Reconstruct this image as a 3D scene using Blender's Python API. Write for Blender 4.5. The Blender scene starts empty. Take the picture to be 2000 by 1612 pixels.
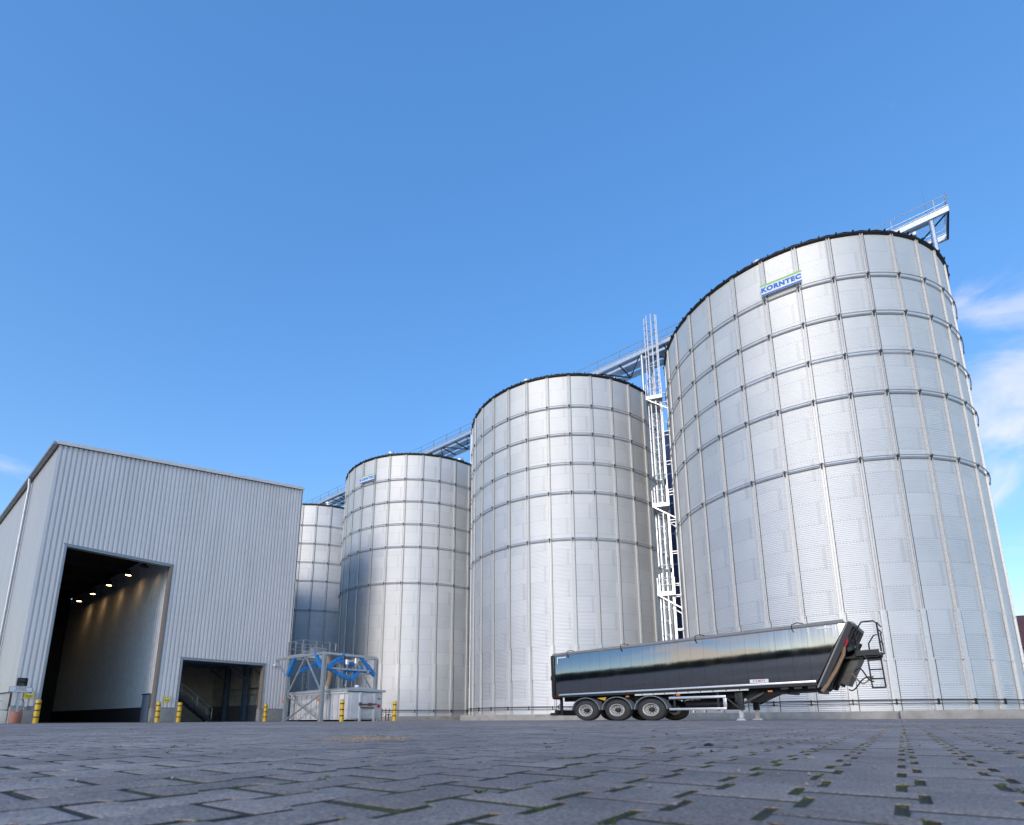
import bpy, bmesh, math, random
from mathutils import Vector, Matrix
rnd = random.Random(7)
R_ = math.radians
SC = bpy.context.scene
COL = SC.collection

# ------------------------------------------------------------------ camera
cam_d = bpy.data.cameras.new('camera')
cam = bpy.data.objects.new('camera', cam_d); COL.objects.link(cam)
cam_d.sensor_fit = 'HORIZONTAL'; cam_d.sensor_width = 36.0
cam_d.lens = 1019.88 / 2000 * 36.0
cam_d.shift_y = (1195.9 - 806.0) / 2000
cam_d.clip_start = 0.02; cam_d.clip_end = 3000
cam.rotation_euler = (R_(90 + 11.4694), 0, 0)
cam.matrix_world = Matrix.Rotation(R_(90 + 11.4694), 4, 'X') @ Matrix.Rotation(R_(-0.2407), 4, 'Z')
cam_d.dof.use_dof = True; cam_d.dof.focus_distance = 22.0; cam_d.dof.aperture_fstop = 9.0
SC.camera = cam

# ------------------------------------------------------------------ world, sun, exposure
SUN_AZ, SUN_EL = 204.5, 17.0            # azimuth clockwise from +Y
sdir = Vector((math.sin(R_(SUN_AZ)) * math.cos(R_(SUN_EL)), math.cos(R_(SUN_AZ)) * math.cos(R_(SUN_EL)), math.sin(R_(SUN_EL))))
W = bpy.data.worlds.new('World'); SC.world = W; W.use_nodes = True
wn, wl = W.node_tree.nodes, W.node_tree.links
bg = wn['Background']; bg.inputs['Strength'].default_value = 0.15
sky = wn.new('ShaderNodeTexSky'); sky.sky_type = 'NISHITA'; sky.sun_disc = False
sky.sun_elevation = R_(SUN_EL); sky.sun_rotation = R_(SUN_AZ)
sky.air_density = 1.0; sky.dust_density = 0.35; sky.ozone_density = 2.2; sky.altitude = 100
def wnode(t, **k):
    n = wn.new(t)
    for a, b in k.items(): setattr(n, a, b)
    return n
def wmath(op, a, b=None):
    n = wnode('ShaderNodeMath', operation=op)
    for i, x in enumerate((a, b)):
        if x is None: continue
        if isinstance(x, (int, float)): n.inputs[i].default_value = x
        else: wl.new(x, n.inputs[i])
    return n.outputs[0]
tc = wnode('ShaderNodeTexCoord')
nrm = wnode('ShaderNodeVectorMath', operation='NORMALIZE'); wl.new(tc.outputs['Generated'], nrm.inputs[0])
mp = wnode('ShaderNodeMapping'); mp.inputs['Rotation'].default_value = (0.35, -0.5, 0.4); mp.inputs['Scale'].default_value = (1.0, 1.0, 1.7)
wl.new(nrm.outputs[0], mp.inputs['Vector'])
nz = wnode('ShaderNodeTexNoise'); nz.inputs['Scale'].default_value = 5.5; nz.inputs['Detail'].default_value = 9; nz.inputs['Roughness'].default_value = 0.56; nz.inputs['Distortion'].default_value = 0.5
wl.new(mp.outputs[0], nz.inputs['Vector'])
region = None
for (x, y, z), sharp, amp in [((.665, .615, .425), 60, 1.0), ((.70, .655, .28), 220, .8), ((.598, .566, .567), 500, .42), ((-.70, .64, .315), 260, .27),
                              ((-.86, -.50, .13), 26, .95), ((-.80, -.58, .11), 90, 1.1), ((0.5, -.8, .3), 6, .5)]:
    dt = wnode('ShaderNodeVectorMath', operation='DOT_PRODUCT'); wl.new(nrm.outputs[0], dt.inputs[0])
    dt.inputs[1].default_value = Vector((x, y, z)).normalized()
    g = wmath('MULTIPLY', wmath('EXPONENT', wmath('MULTIPLY', wmath('SUBTRACT', dt.outputs['Value'], 1.0), sharp)), amp)
    region = g if region is None else wmath('MAXIMUM', region, g)
den = wmath('ADD', nz.outputs['Fac'], wmath('MULTIPLY', region, 0.42))
rmp = wnode('ShaderNodeMapRange'); rmp.interpolation_type = 'SMOOTHSTEP'
rmp.inputs['From Min'].default_value = 0.70; rmp.inputs['From Max'].default_value = 1.02; rmp.inputs['To Max'].default_value = 0.72
wl.new(den, rmp.inputs['Value'])
hs = wnode('ShaderNodeHueSaturation'); hs.inputs['Saturation'].default_value = 1.66; hs.inputs['Hue'].default_value = 0.513
gm = wnode('ShaderNodeGamma'); gm.inputs['Gamma'].default_value = 0.60; wl.new(sky.outputs[0], gm.inputs['Color'])
wl.new(gm.outputs[0], hs.inputs['Color'])
mx = wnode('ShaderNodeMix', data_type='RGBA')
wl.new(rmp.outputs[0], mx.inputs['Factor']); wl.new(hs.outputs[0], mx.inputs['A']); cc = wnode('ShaderNodeMix', data_type='RGBA'); cc.inputs['A'].default_value = (2.15, 2.06, 2.42, 1); cc.inputs['B'].default_value = (3.1, 2.45, 1.85, 1)
sxyz = wnode('ShaderNodeSeparateXYZ'); wl.new(nrm.outputs[0], sxyz.inputs[0])
cf = wnode('ShaderNodeMapRange'); cf.inputs['From Min'].default_value = 0.1; cf.inputs['From Max'].default_value = -0.3; wl.new(sxyz.outputs['Y'], cf.inputs['Value']); wl.new(cf.outputs[0], cc.inputs['Factor'])
wl.new(cc.outputs['Result'], mx.inputs['B'])
wl.new(mx.outputs['Result'], bg.inputs['Color'])

sun_d = bpy.data.lights.new('sun', 'SUN'); sun_d.energy = 0.5; sun_d.angle = R_(18.0); sun_d.color = (1.0, 0.91, 0.82)
sun = bpy.data.objects.new('sun', sun_d); COL.objects.link(sun)
sun.rotation_euler = (-sdir).to_track_quat('-Z', 'Y').to_euler(); sun.location = (-60, -30, 60)
SC.view_settings.view_transform = 'Standard'; SC.view_settings.look = 'None'
SC.view_settings.exposure = 1.72; SC.view_settings.gamma = 1.0
SC.cycles.max_bounces = 7; SC.cycles.glossy_bounces = 4; SC.cycles.diffuse_bounces = 3

# ------------------------------------------------------------------ yard frame: p runs along the silo row, q away from the camera
ALPHA = R_(-38.9194)
E1 = Vector((math.cos(ALPHA), math.sin(ALPHA), 0)); E2 = Vector((-math.sin(ALPHA), math.cos(ALPHA), 0))
def PQ(p, q, z=0.0): return E1 * p + E2 * q + Vector((0, 0, z))
def gz(x, y): return -0.085 + 0.0015 * max(-40, min(40, x)) - 0.0015 * max(-20, min(60, y))
def gpq(p, q): v = PQ(p, q); return gz(v.x, v.y)

# ------------------------------------------------------------------ mesh helper
class MB:
    def __init__(s): s.v = []; s.f = []; s.m = []
    def add(s, vs, fs, mi=0):
        o = len(s.v); s.v += [tuple(x) for x in vs]
        for f in fs: s.f.append(tuple(o + i for i in f)); s.m.append(mi)
    def box(s, a, b, mi=0):
        x0, y0, z0 = (min(a[i], b[i]) for i in range(3)); x1, y1, z1 = (max(a[i], b[i]) for i in range(3))
        s.add([(x0,y0,z0),(x1,y0,z0),(x1,y1,z0),(x0,y1,z0),(x0,y0,z1),(x1,y0,z1),(x1,y1,z1),(x0,y1,z1)],
              [(0,3,2,1),(4,5,6,7),(0,1,5,4),(1,2,6,5),(2,3,7,6),(3,0,4,7)], mi)
    def beam(s, p, q, w, h, mi=0, up=(0,0,1)):
        p, q, up = Vector(p), Vector(q), Vector(up); d = (q - p).normalized()
        if abs(d.dot(up)) > 0.98: up = Vector((1,0,0)) if abs(d.x) < 0.9 else Vector((0,1,0))
        a = d.cross(up).normalized(); b = a.cross(d); a *= w / 2; b *= h / 2
        s.add([p-a-b,p+a-b,p+a+b,p-a+b,q-a-b,q+a-b,q+a+b,q-a+b],
              [(0,3,2,1),(4,5,6,7),(0,1,5,4),(1,2,6,5),(2,3,7,6),(3,0,4,7)], mi)
    def tube(s, pts, r, n=8, mi=0, closed=False, caps=True):
        pts = [Vector(p) for p in pts]; N = len(pts); rings = []
        last = None
        for i, p in enumerate(pts):
            if closed: d = pts[(i+1) % N] - pts[i-1]
            else: d = pts[min(i+1, N-1)] - pts[max(i-1, 0)]
            d.normalize()
            if last is None:
                a = d.orthogonal().normalized()
            else:
                a = (last - d * last.dot(d)).normalized()
            last = a; b = d.cross(a)
            rr = r[i] if isinstance(r, (list, tuple)) else r
            rings.append([p + (a*math.cos(2*math.pi*k/n) + b*math.sin(2*math.pi*k/n))*rr for k in range(n)])
        vs = [x for rg in rings for x in rg]; fs = []
        for i in range(N if closed else N-1):
            j = (i+1) % N
            for k in range(n):
                l = (k+1) % n; fs.append((i*n+k, i*n+l, j*n+l, j*n+k))
        if caps and not closed:
            fs.append(tuple(range(n-1, -1, -1))); fs.append(tuple((N-1)*n+k for k in range(n)))
        s.add(vs, fs, mi)
    def cyl(s, p, q, r, n=16, mi=0, r2=None): s.tube([p, q], [r, r if r2 is None else r2], n, mi)
    def lathe(s, prof, n=24, axis=(0,0,1), o=(0,0,0), mi=0, sx=1.0, sz=1.0):   # prof: (radius, height)
        ax = Vector(axis).normalized(); a = ax.orthogonal().normalized(); b = ax.cross(a); o = Vector(o)
        vs = []; fs = []
        for r, h in prof:
            for k in range(n):
                t = 2*math.pi*k/n; vs.append(o + ax*h + (a*math.cos(t) + b*math.sin(t))*r)
        for i in range(len(prof)-1):
            for k in range(n):
                l = (k+1) % n; fs.append((i*n+k, i*n+l, (i+1)*n+l, (i+1)*n+k))
        s.add(vs, fs, mi)
    def prism(s, poly, d, mi=0):           # poly: list of 3d points (planar), d: extrusion vector
        n = len(poly); d = Vector(d); P = [Vector(p) for p in poly]
        s.add(P + [p + d for p in P], [tuple(range(n-1,-1,-1)), tuple(range(n, 2*n))] + [(i, (i+1)%n, n+(i+1)%n, n+i) for i in range(n)], mi)
    def scale(s, f):
        s.v = [f(Vector(x)) for x in s.v]
    def build(s, name, mat, parent=None, smooth=False, bevel=0, angle=40, loc=None, rotz=0):
        me = bpy.data.meshes.new(name); me.from_pydata([tuple(x) for x in s.v], [], s.f)
        for mm in (mat if isinstance(mat, (list, tuple)) else [mat]): me.materials.append(mm)
        if isinstance(mat, (list, tuple)): me.polygons.foreach_set('material_index', s.m)
        bm = bmesh.new(); bm.from_mesh(me); bmesh.ops.recalc_face_normals(bm, faces=bm.faces)
        if bevel:
            es = [e for e in bm.edges if len(e.link_faces) == 2 and e.calc_face_angle(0) > R_(35)]
            bmesh.ops.bevel(bm, geom=es, offset=bevel, segments=2, affect='EDGES', profile=0.6, clamp_overlap=True)
        bm.to_mesh(me); bm.free()
        if smooth or bevel:
            me.polygons.foreach_set('use_smooth', [True]*len(me.polygons))
            me.set_sharp_from_angle(angle=R_(angle))
        o = bpy.data.objects.new(name, me); COL.objects.link(o)
        if parent: o.parent = parent
        if loc is not None: o.location = loc
        o.rotation_euler.z = rotz
        return o
def tag(o, label=None, cat=None, group=None, kind=None):
    if label: o['label'] = label
    if cat: o['category'] = cat
    if group: o['group'] = group
    if kind: o['kind'] = kind
    return o
def thing(name, label, cat, loc, rotz=ALPHA, group=None):
    o = bpy.data.objects.new(name, None); COL.objects.link(o); o.location = loc; o.rotation_euler.z = rotz
    o.empty_display_size = 0.2
    return tag(o, label, cat, group)
def copy_tree(o, parent=None):
    c = o.copy(); COL.objects.link(c); c.parent = parent
    for ch in list(o.children): copy_tree(ch, c)
    return c

# ------------------------------------------------------------------ materials
def mat(name, col, rough=0.5, metal=0.0, nscale=6.0, namt=0.12, bump=0.0, bscale=40, coat=0.0, spec=0.5, stretch=(1,1,1), rvar=0.0, emit=None, estr=0):
    m = bpy.data.materials.new(name); m.use_nodes = True; n, l = m.node_tree.nodes, m.node_tree.links
    b = n['Principled BSDF']; b.inputs['Roughness'].default_value = rough; b.inputs['Metallic'].default_value = metal
    b.inputs['Specular IOR Level'].default_value = spec; b.inputs['Coat Weight'].default_value = coat; b.inputs['Coat Roughness'].default_value = 0.08
    t = n.new('ShaderNodeTexCoord'); mp = n.new('ShaderNodeMapping'); mp.inputs['Scale'].default_value = stretch; l.new(t.outputs['Object'], mp.inputs['Vector'])
    x = n.new('ShaderNodeTexNoise'); x.inputs['Scale'].default_value = nscale; x.inputs['Detail'].default_value = 6; x.inputs['Roughness'].default_value = 0.6; l.new(mp.outputs[0], x.inputs['Vector'])
    r = n.new('ShaderNodeMapRange'); r.inputs['From Min'].default_value = 0.3; r.inputs['From Max'].default_value = 0.7; r.inputs['To Min'].default_value = 1-namt; r.inputs['To Max'].default_value = 1+namt
    l.new(x.outputs['Fac'], r.inputs['Value'])
    mx = n.new('ShaderNodeMix'); mx.data_type = 'RGBA'; mx.blend_type = 'MULTIPLY'; mx.inputs['Factor'].default_value = 1
    mx.inputs['A'].default_value = (*col, 1); l.new(r.outputs[0], mx.inputs['B']); l.new(mx.outputs['Result'], b.inputs['Base Color'])
    if rvar:
        r2 = n.new('ShaderNodeMapRange'); r2.inputs['From Min'].default_value = 0.3; r2.inputs['From Max'].default_value = 0.7; r2.inputs['To Min'].default_value = rough-rvar; r2.inputs['To Max'].default_value = rough+rvar
        l.new(x.outputs['Fac'], r2.inputs['Value']); l.new(r2.outputs[0], b.inputs['Roughness'])
    if bump:
        y = n.new('ShaderNodeTexNoise'); y.inputs['Scale'].default_value = bscale; y.inputs['Detail'].default_value = 5; l.new(t.outputs['Object'], y.inputs['Vector'])
        bp = n.new('ShaderNodeBump'); bp.inputs['Strength'].default_value = bump; bp.inputs['Distance'].default_value = 0.02; l.new(y.outputs['Fac'], bp.inputs['Height']); l.new(bp.outputs[0], b.inputs['Normal'])
    if emit: b.inputs['Emission Color'].default_value = (*emit, 1); b.inputs['Emission Strength'].default_value = estr
    return m
def NN(m):
    n, l = m.node_tree.nodes, m.node_tree.links
    def mth(op, a, b=None, c=None):
        x = n.new('ShaderNodeMath'); x.operation = op
        for i, v in enumerate((a, b, c)):
            if v is None: continue
            if isinstance(v, (int, float)): x.inputs[i].default_value = v
            else: l.new(v, x.inputs[i])
        return x.outputs[0]
    return n, l, mth

M = {}
M['galv'] = mat('galvanised_steel', (.66,.68,.70), .42, .85, 9, .10, rvar=.08)
M['zinc'] = mat('bright_zinc_profile', (.68,.67,.655), .55, .4, 9, .08)
M['galv_dull'] = mat('galvanised_steel_dull', (.50,.52,.54), .5, .7, 7, .12)
M['rail'] = mat('galvanised_tube', (.40,.41,.43), .38, .8, 9, .08)
M['eave'] = mat('dark_eave_strip', (.012,.013,.016), .55, 0, 8, .2)
M['roof_sheet'] = mat('roof_sheet', (.6,.62,.64), .42, .9, 4, .1)
M['concrete'] = mat('concrete', (.40,.37,.33), .9, 0, 2.2, .22, .25, 25)
M['plinth'] = mat('plinth_concrete', (.30,.295,.29), .88, 0, 2.0, .18, .2, 25)
M['flashing'] = mat('grey_flashing', (.30,.33,.36), .42, .3, 3, .06)
M['jamb'] = mat('brown_grey_jamb', (.26,.22,.19), .6, .1, 3, .1)
M['dark'] = mat('dark_steel', (.03,.033,.038), .5, .3, 8, .2)
M['black'] = mat('black_paint', (.014,.015,.018), .42, 0, 9, .25)
M['rubber'] = mat('tyre_rubber', (.045,.043,.042), .82, 0, 14, .25, .2, 60)
M['white'] = mat('white_paint', (.72,.72,.70), .5, 0, 8, .05)
M['alu'] = mat('bare_aluminium', (.72,.72,.73), .33, .7, 10, .06)
M['rim'] = mat('wheel_disc_steel', (.62,.60,.57), .42, .35, 12, .12)
M['yellow'] = mat('bollard_yellow', (.72,.42,.015), .45, 0, 7, .08)
M['sign_yellow'] = mat('sign_yellow', (.75,.62,.03), .5, 0, 7, .05)
M['blue'] = mat('blue_paint', (.012,.20,.56), .4, 0, 8, .12)
M['blue_steel'] = mat('blue_grey_steel', (.16,.22,.32), .5, .1, 6, .1)
M['navy'] = mat('navy_cladding', (.018,.035,.10), .5, .1, 2, .15)
M['cover'] = mat('worn_black_cover', (.10,.095,.09), .55, 0, 8, .25)
M['zinc_shade'] = mat('dark_zinc_and_rib_shadow', (.10,.11,.12), .6, .3, 9, .15)  # dark zinc of the ring brackets, also the painted shadow strip beside the ribs
M['hose'] = mat('brown_hose', (.34,.23,.14), .75, 0, 10, .12)
M['strap'] = mat('brown_strap', (.30,.19,.11), .75, 0, 10, .12)
M['terracotta'] = mat('terracotta', (.40,.17,.12), .82, 0, 5, .12, .15, 30)
M['cabinet'] = mat('cabinet_beige', (.78,.73,.64), .6, 0, 3, .06)
M['cont'] = mat('container_grey', (.60,.60,.61), .55, .1, 2.2, .12, rvar=.08)
M['lid'] = mat('container_lid', (.42,.45,.44), .5, .1, 3, .12)
M['rust'] = mat('rusty_steel', (.14,.075,.045), .85, 0, 9, .35)
M['red'] = mat('red_paint', (.55,.03,.04), .5, 0, 7, .06)
M['orange'] = mat('orange_lens', (.75,.22,.03), .35, 0, 7, .05)
M['logo_blue'] = mat('logo_blue', (.02,.17,.60), .5, 0, 7, .03)
M['logo_green'] = mat('logo_green', (.30,.62,.12), .5, 0, 7, .03)
M['board'] = mat('sign_board_white', (.80,.81,.83), .45, 0, 7, .02)
M['lens'] = mat('signal_lens', (.10,.12,.115), .25, 0, 7, .1)
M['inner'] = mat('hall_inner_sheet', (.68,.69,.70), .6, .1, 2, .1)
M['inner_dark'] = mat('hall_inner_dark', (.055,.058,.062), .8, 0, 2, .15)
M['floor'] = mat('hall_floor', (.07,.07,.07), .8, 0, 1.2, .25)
M['tarp'] = mat('rolled_tarpaulin', (.26,.245,.235), .6, 0, 5, .12, .15, 12)
M['house_wall'] = mat('white_render', (.66,.66,.66), .9, 0, 2, .06)
M['tile'] = mat('red_roof_tile', (.16,.07,.065), .75, 0, 6, .3)
M['lamp'] = mat('lit_lamp', (1,.8,.5), .5, emit=(1,.58,.22), estr=7)
def leafy():
    n, l, mth = NN(M['leaf']); out = n['Material Output']; b = n['Principled BSDF']
    t = n.new('ShaderNodeBsdfTranslucent'); t.inputs['Color'].default_value = (.16,.17,.13,1); mx = n.new('ShaderNodeMixShader'); mx.inputs[0].default_value = .5
    l.new(b.outputs[0], mx.inputs[1]); l.new(t.outputs[0], mx.inputs[2]); l.new(mx.outputs[0], out.inputs['Surface'])
M['bark'] = mat('bark', (.05,.04,.03), .9)
M['leaf'] = mat('far_foliage', (.17,.17,.165), .8, 0, .3, .4)  # distance haze is put into this lightened grey leaf colour
leafy()
M['grain'] = mat('tan_grain', (.42,.27,.14), .7, 0, 60, .3)
M['bay'] = mat('bay_liner', (.74,.69,.62), .7, 0, 2, .15)
M['moss'] = mat('moss_green', (.070,.095,.018), .85, 0, 60, .5)
M['stone'] = mat('grit_stone', (.28,.26,.24), .85, 0, 50, .3)
M['deadleaf'] = mat('dry_leaf', (.50,.44,.34), .8, 0, 50, .3)

def facade_mat(name, col, metal=.35, rough=.42):
    m = mat(name, col, rough, metal, .8, .05, stretch=(1,1,.25))
    n, l, mth = NN(m); b = n['Principled BSDF']
    # a faint rain-dirt gradient with its own streaky shape
    t = n.new('ShaderNodeTexCoord'); mp = n.new('ShaderNodeMapping'); mp.inputs['Scale'].default_value = (4.7,4.7,.18); l.new(t.outputs['Object'], mp.inputs['Vector'])
    x = n.new('ShaderNodeTexNoise'); x.inputs['Scale'].default_value = 1; x.inputs['Detail'].default_value = 4; l.new(mp.outputs[0], x.inputs['Vector'])
    r = n.new('ShaderNodeMapRange'); r.inputs['To Min'].default_value = .88; r.inputs['To Max'].default_value = 1.06; l.new(x.outputs['Fac'], r.inputs['Value'])
    old = b.inputs['Base Color'].links[0].from_socket
    mx = n.new('ShaderNodeMix'); mx.data_type = 'RGBA'; mx.blend_type = 'MULTIPLY'; mx.inputs['Factor'].default_value = 1
    l.new(old, mx.inputs['A']); l.new(r.outputs[0], mx.inputs['B']); l.new(mx.outputs['Result'], b.inputs['Base Color'])
    return m
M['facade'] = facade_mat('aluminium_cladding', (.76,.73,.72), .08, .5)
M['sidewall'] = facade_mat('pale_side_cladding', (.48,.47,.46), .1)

# silo sheets: per-sheet tone, lap bolts
ROW = 1.045; NP = 32
def silo_mat():
    m = bpy.data.materials.new('corrugated_silo_sheet'); m.use_nodes = True; n, l, mth = NN(m); b = n['Principled BSDF']
    t = n.new('ShaderNodeTexCoord'); sp = n.new('ShaderNodeSeparateXYZ'); l.new(t.outputs['Object'], sp.inputs[0])
    ang = mth('ARCTAN2', sp.outputs['Y'], sp.outputs['X'])
    u = mth('MULTIPLY', mth('ADD', ang, 2*math.pi), NP/(2*math.pi))          # panel coordinate
    z = mth('DIVIDE', sp.outputs['Z'], ROW); row = mth('FLOOR', z); zf = mth('FRACT', z)
    par = mth('MODULO', row, 2.0)
    su = mth('DIVIDE', mth('ADD', mth('SUBTRACT', u, .70), par), 2.0); sid = mth('FLOOR', su)
    cb = n.new('ShaderNodeCombineXYZ'); l.new(sid, cb.inputs[0]); l.new(row, cb.inputs[1])
    oi = n.new('ShaderNodeObjectInfo'); l.new(mth('MULTIPLY', oi.outputs['Random'], 37.0), cb.inputs[2])
    wnz = n.new('ShaderNodeTexWhiteNoise'); wnz.noise_dimensions = '3D'; l.new(cb.outputs[0], wnz.inputs['Vector'])
    mp = n.new('ShaderNodeMapping'); mp.inputs['Scale'].default_value = (1,1,.5); l.new(t.outputs['Object'], mp.inputs['Vector'])
    x = n.new('ShaderNodeTexNoise'); x.inputs['Scale'].default_value = 1.1; x.inputs['Detail'].default_value = 5; l.new(mp.outputs[0], x.inputs['Vector'])
    tone = mth('ADD', mth('MULTIPLY', wnz.outputs['Value'], .06), mth('ADD', mth('MULTIPLY', x.outputs['Fac'], .12), .85))
    # bolts at the sheet laps (three columns) and along the horizontal laps
    uf = mth('FRACT', su)                                                     # 0..1 over two panels
    band = mth('MULTIPLY', mth('GREATER_THAN', uf, .012), mth('LESS_THAN', uf, .062))
    cols = mth('LESS_THAN', mth('ABSOLUTE', mth('SUBTRACT', mth('FRACT', mth('MULTIPLY', mth('SUBTRACT', uf, .012), 60.0)), .5)), .18)
    dots = mth('LESS_THAN', mth('ABSOLUTE', mth('SUBTRACT', mth('FRACT', mth('MULTIPLY', zf, 12.0)), .5)), .26)
    bolts = mth('MULTIPLY', band, mth('MULTIPLY', cols, dots))
    hb = mth('MULTIPLY', mth('LESS_THAN', zf, .035), mth('LESS_THAN', mth('ABSOLUTE', mth('SUBTRACT', mth('FRACT', mth('MULTIPLY', u, 12.0)), .5)), .16))
    k = mth('MAXIMUM', bolts, hb)
    lap = mth('MULTIPLY', band, .012)
    tone2 = mth('SUBTRACT', mth('MULTIPLY', tone, mth('SUBTRACT', 1.0, mth('MULTIPLY', k, .42))), lap)
    cc = n.new('ShaderNodeMix'); cc.data_type = 'RGBA'; cc.blend_type = 'MULTIPLY'; cc.inputs['Factor'].default_value = 1
    cc.inputs['A'].default_value = (.82,.81,.795,1); l.new(tone2, cc.inputs['B']); l.new(cc.outputs['Result'], b.inputs['Base Color'])
    b.inputs['Metallic'].default_value = 0.76
    l.new(mth('ADD', .58, mth('MULTIPLY', wnz.outputs['Value'], .06)), b.inputs['Roughness'])
    return m
M['silo'] = silo_mat()

# paving pattern in world coordinates (A along the courses, B across)
PA = R_(36.1); PL, PW, PAMP = 0.180, 0.1010, 0.0100
def paving_mat(name, joints):
    m = bpy.data.materials.new(name); m.use_nodes = True; n, l, mth = NN(m); b = n['Principled BSDF']
    g = n.new('ShaderNodeNewGeometry'); sp = n.new('ShaderNodeSeparateXYZ'); l.new(g.outputs['Position'], sp.inputs[0])
    X, Y = sp.outputs['X'], sp.outputs['Y']
    A = mth('ADD', mth('MULTIPLY', X, math.sin(PA)), mth('MULTIPLY', Y, math.cos(PA)))
    B = mth('SUBTRACT', mth('MULTIPLY', X, math.cos(PA)), mth('MULTIPLY', Y, math.sin(PA)))
    def noise(s, d=5, st=(1,1,1), r=.6):
        mp = n.new('ShaderNodeMapping'); mp.inputs['Scale'].default_value = st; mp.inputs['Rotation'].default_value = (0,0,.5); l.new(g.outputs['Position'], mp.inputs['Vector'])
        x = n.new('ShaderNodeTexNoise'); x.inputs['Scale'].default_value = s; x.inputs['Detail'].default_value = d; x.inputs['Roughness'].default_value = r; l.new(mp.outputs[0], x.inputs['Vector']); return x.outputs['Fac']
    def rng(v, a, b_, c, d_):
        r = n.new('ShaderNodeMapRange'); r.inputs['From Min'].default_value = a; r.inputs['From Max'].default_value = b_; r.inputs['To Min'].default_value = c; r.inputs['To Max'].default_value = d_; l.new(v, r.inputs['Value']); return r.outputs[0]
    speck = rng(noise(260, 3), .32, .68, .55, 1.45); blot = rng(noise(2.6, 7, (1,1,1), .7), .3, .7, .74, 1.24); big = rng(noise(.35, 6), .33, .67, .74, 1.14)
    isl = rng(g.outputs['Random Per Island'], 0, 1, .83, 1.14) if not joints else None
    v = mth('MULTIPLY', mth('MULTIPLY', speck, blot), big)
    if isl is not None: v = mth('MULTIPLY', v, isl)
    pale = rng(noise(.9, 7, (1, .55, 1), .65), .57, .70, 0, 1)           # pale dust spills with ragged edges
    spots = mth('MULTIPLY', pale, rng(noise(9, 4), .35, .6, .1, .85))
    col = n.new('ShaderNodeMix'); col.data_type = 'RGBA'; col.blend_type = 'MULTIPLY'; col.inputs['Factor'].default_value = 1
    col.inputs['A'].default_value = (.410,.318,.268,1); l.new(v, col.inputs['B'])
    c2 = n.new('ShaderNodeMix'); c2.data_type = 'RGBA'; l.new(mth('MULTIPLY', spots, .75), c2.inputs['Factor']); l.new(col.outputs['Result'], c2.inputs['A']); c2.inputs['B'].default_value = (.34,.30,.25,1)
    out = c2.outputs['Result']
    if joints:
        uB = mth('DIVIDE', B, PW); s = mth('FLOOR', uB)
        fa = mth('FRACT', mth('ADD', mth('DIVIDE', A, PL), mth('MULTIPLY', mth('MODULO', mth('ABSOLUTE', s), 2.0), .5)))
        cross = mth('LESS_THAN', mth('MINIMUM', fa, mth('SUBTRACT', 1.0, fa)), .028)
        fb = mth('FRACT', uB); lon = mth('LESS_THAN', mth('MINIMUM', fb, mth('SUBTRACT', 1.0, fb)), .05)
        j = mth('MAXIMUM', cross, lon)
        gr = rng(noise(1.4, 4), .45, .62, 0, 1)
        jc = n.new('ShaderNodeMix'); jc.data_type = 'RGBA'; l.new(gr, jc.inputs['Factor']); jc.inputs['A'].default_value = (.045,.042,.038,1); jc.inputs['B'].default_value = (.055,.075,.022,1)
        c3 = n.new('ShaderNodeMix'); c3.data_type = 'RGBA'; l.new(mth('MULTIPLY', j, .75), c3.inputs['Factor']); l.new(out, c3.inputs['A']); l.new(jc.outputs['Result'], c3.inputs['B']); out = c3.outputs['Result']
    l.new(out, b.inputs['Base Color']); b.inputs['Roughness'].default_value = .82; b.inputs['Specular IOR Level'].default_value = .35
    bp = n.new('ShaderNodeBump'); bp.inputs['Strength'].default_value = .8; bp.inputs['Distance'].default_value = .003; l.new(mth('ADD', noise(380, 4), mth('MULTIPLY', noise(55, 4), 1.6)), bp.inputs['Height']); l.new(bp.outputs[0], b.inputs['Normal'])
    return m
M['paver'] = paving_mat('grey_paver', False); M['yard'] = paving_mat('grey_yard_paving', True)
def joint_mat():
    m = bpy.data.materials.new('mossy_joint'); m.use_nodes = True; n, l, mth = NN(m); b = n['Principled BSDF']
    g = n.new('ShaderNodeNewGeometry')
    x = n.new('ShaderNodeTexNoise'); x.inputs['Scale'].default_value = 3.2; x.inputs['Detail'].default_value = 8; x.inputs['Roughness'].default_value = .7; l.new(g.outputs['Position'], x.inputs['Vector'])
    cr = n.new('ShaderNodeValToRGB'); e = cr.color_ramp.elements; e[0].position = .42; e[0].color = (.062,.055,.046,1); e[1].position = .60; e[1].color = (.058,.070,.018,1)
    l.new(x.outputs['Fac'], cr.inputs[0]); l.new(cr.outputs[0], b.inputs['Base Color']); b.inputs['Roughness'].default_value = .95
    y = n.new('ShaderNodeTexNoise'); y.inputs['Scale'].default_value = 160; y.inputs['Detail'].default_value = 4; l.new(g.outputs['Position'], y.inputs['Vector'])
    bp = n.new('ShaderNodeBump'); bp.inputs['Distance'].default_value = .006; l.new(y.outputs['Fac'], bp.inputs['Height']); l.new(bp.outputs[0], b.inputs['Normal'])
    return m
M['joint'] = joint_mat()

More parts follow.
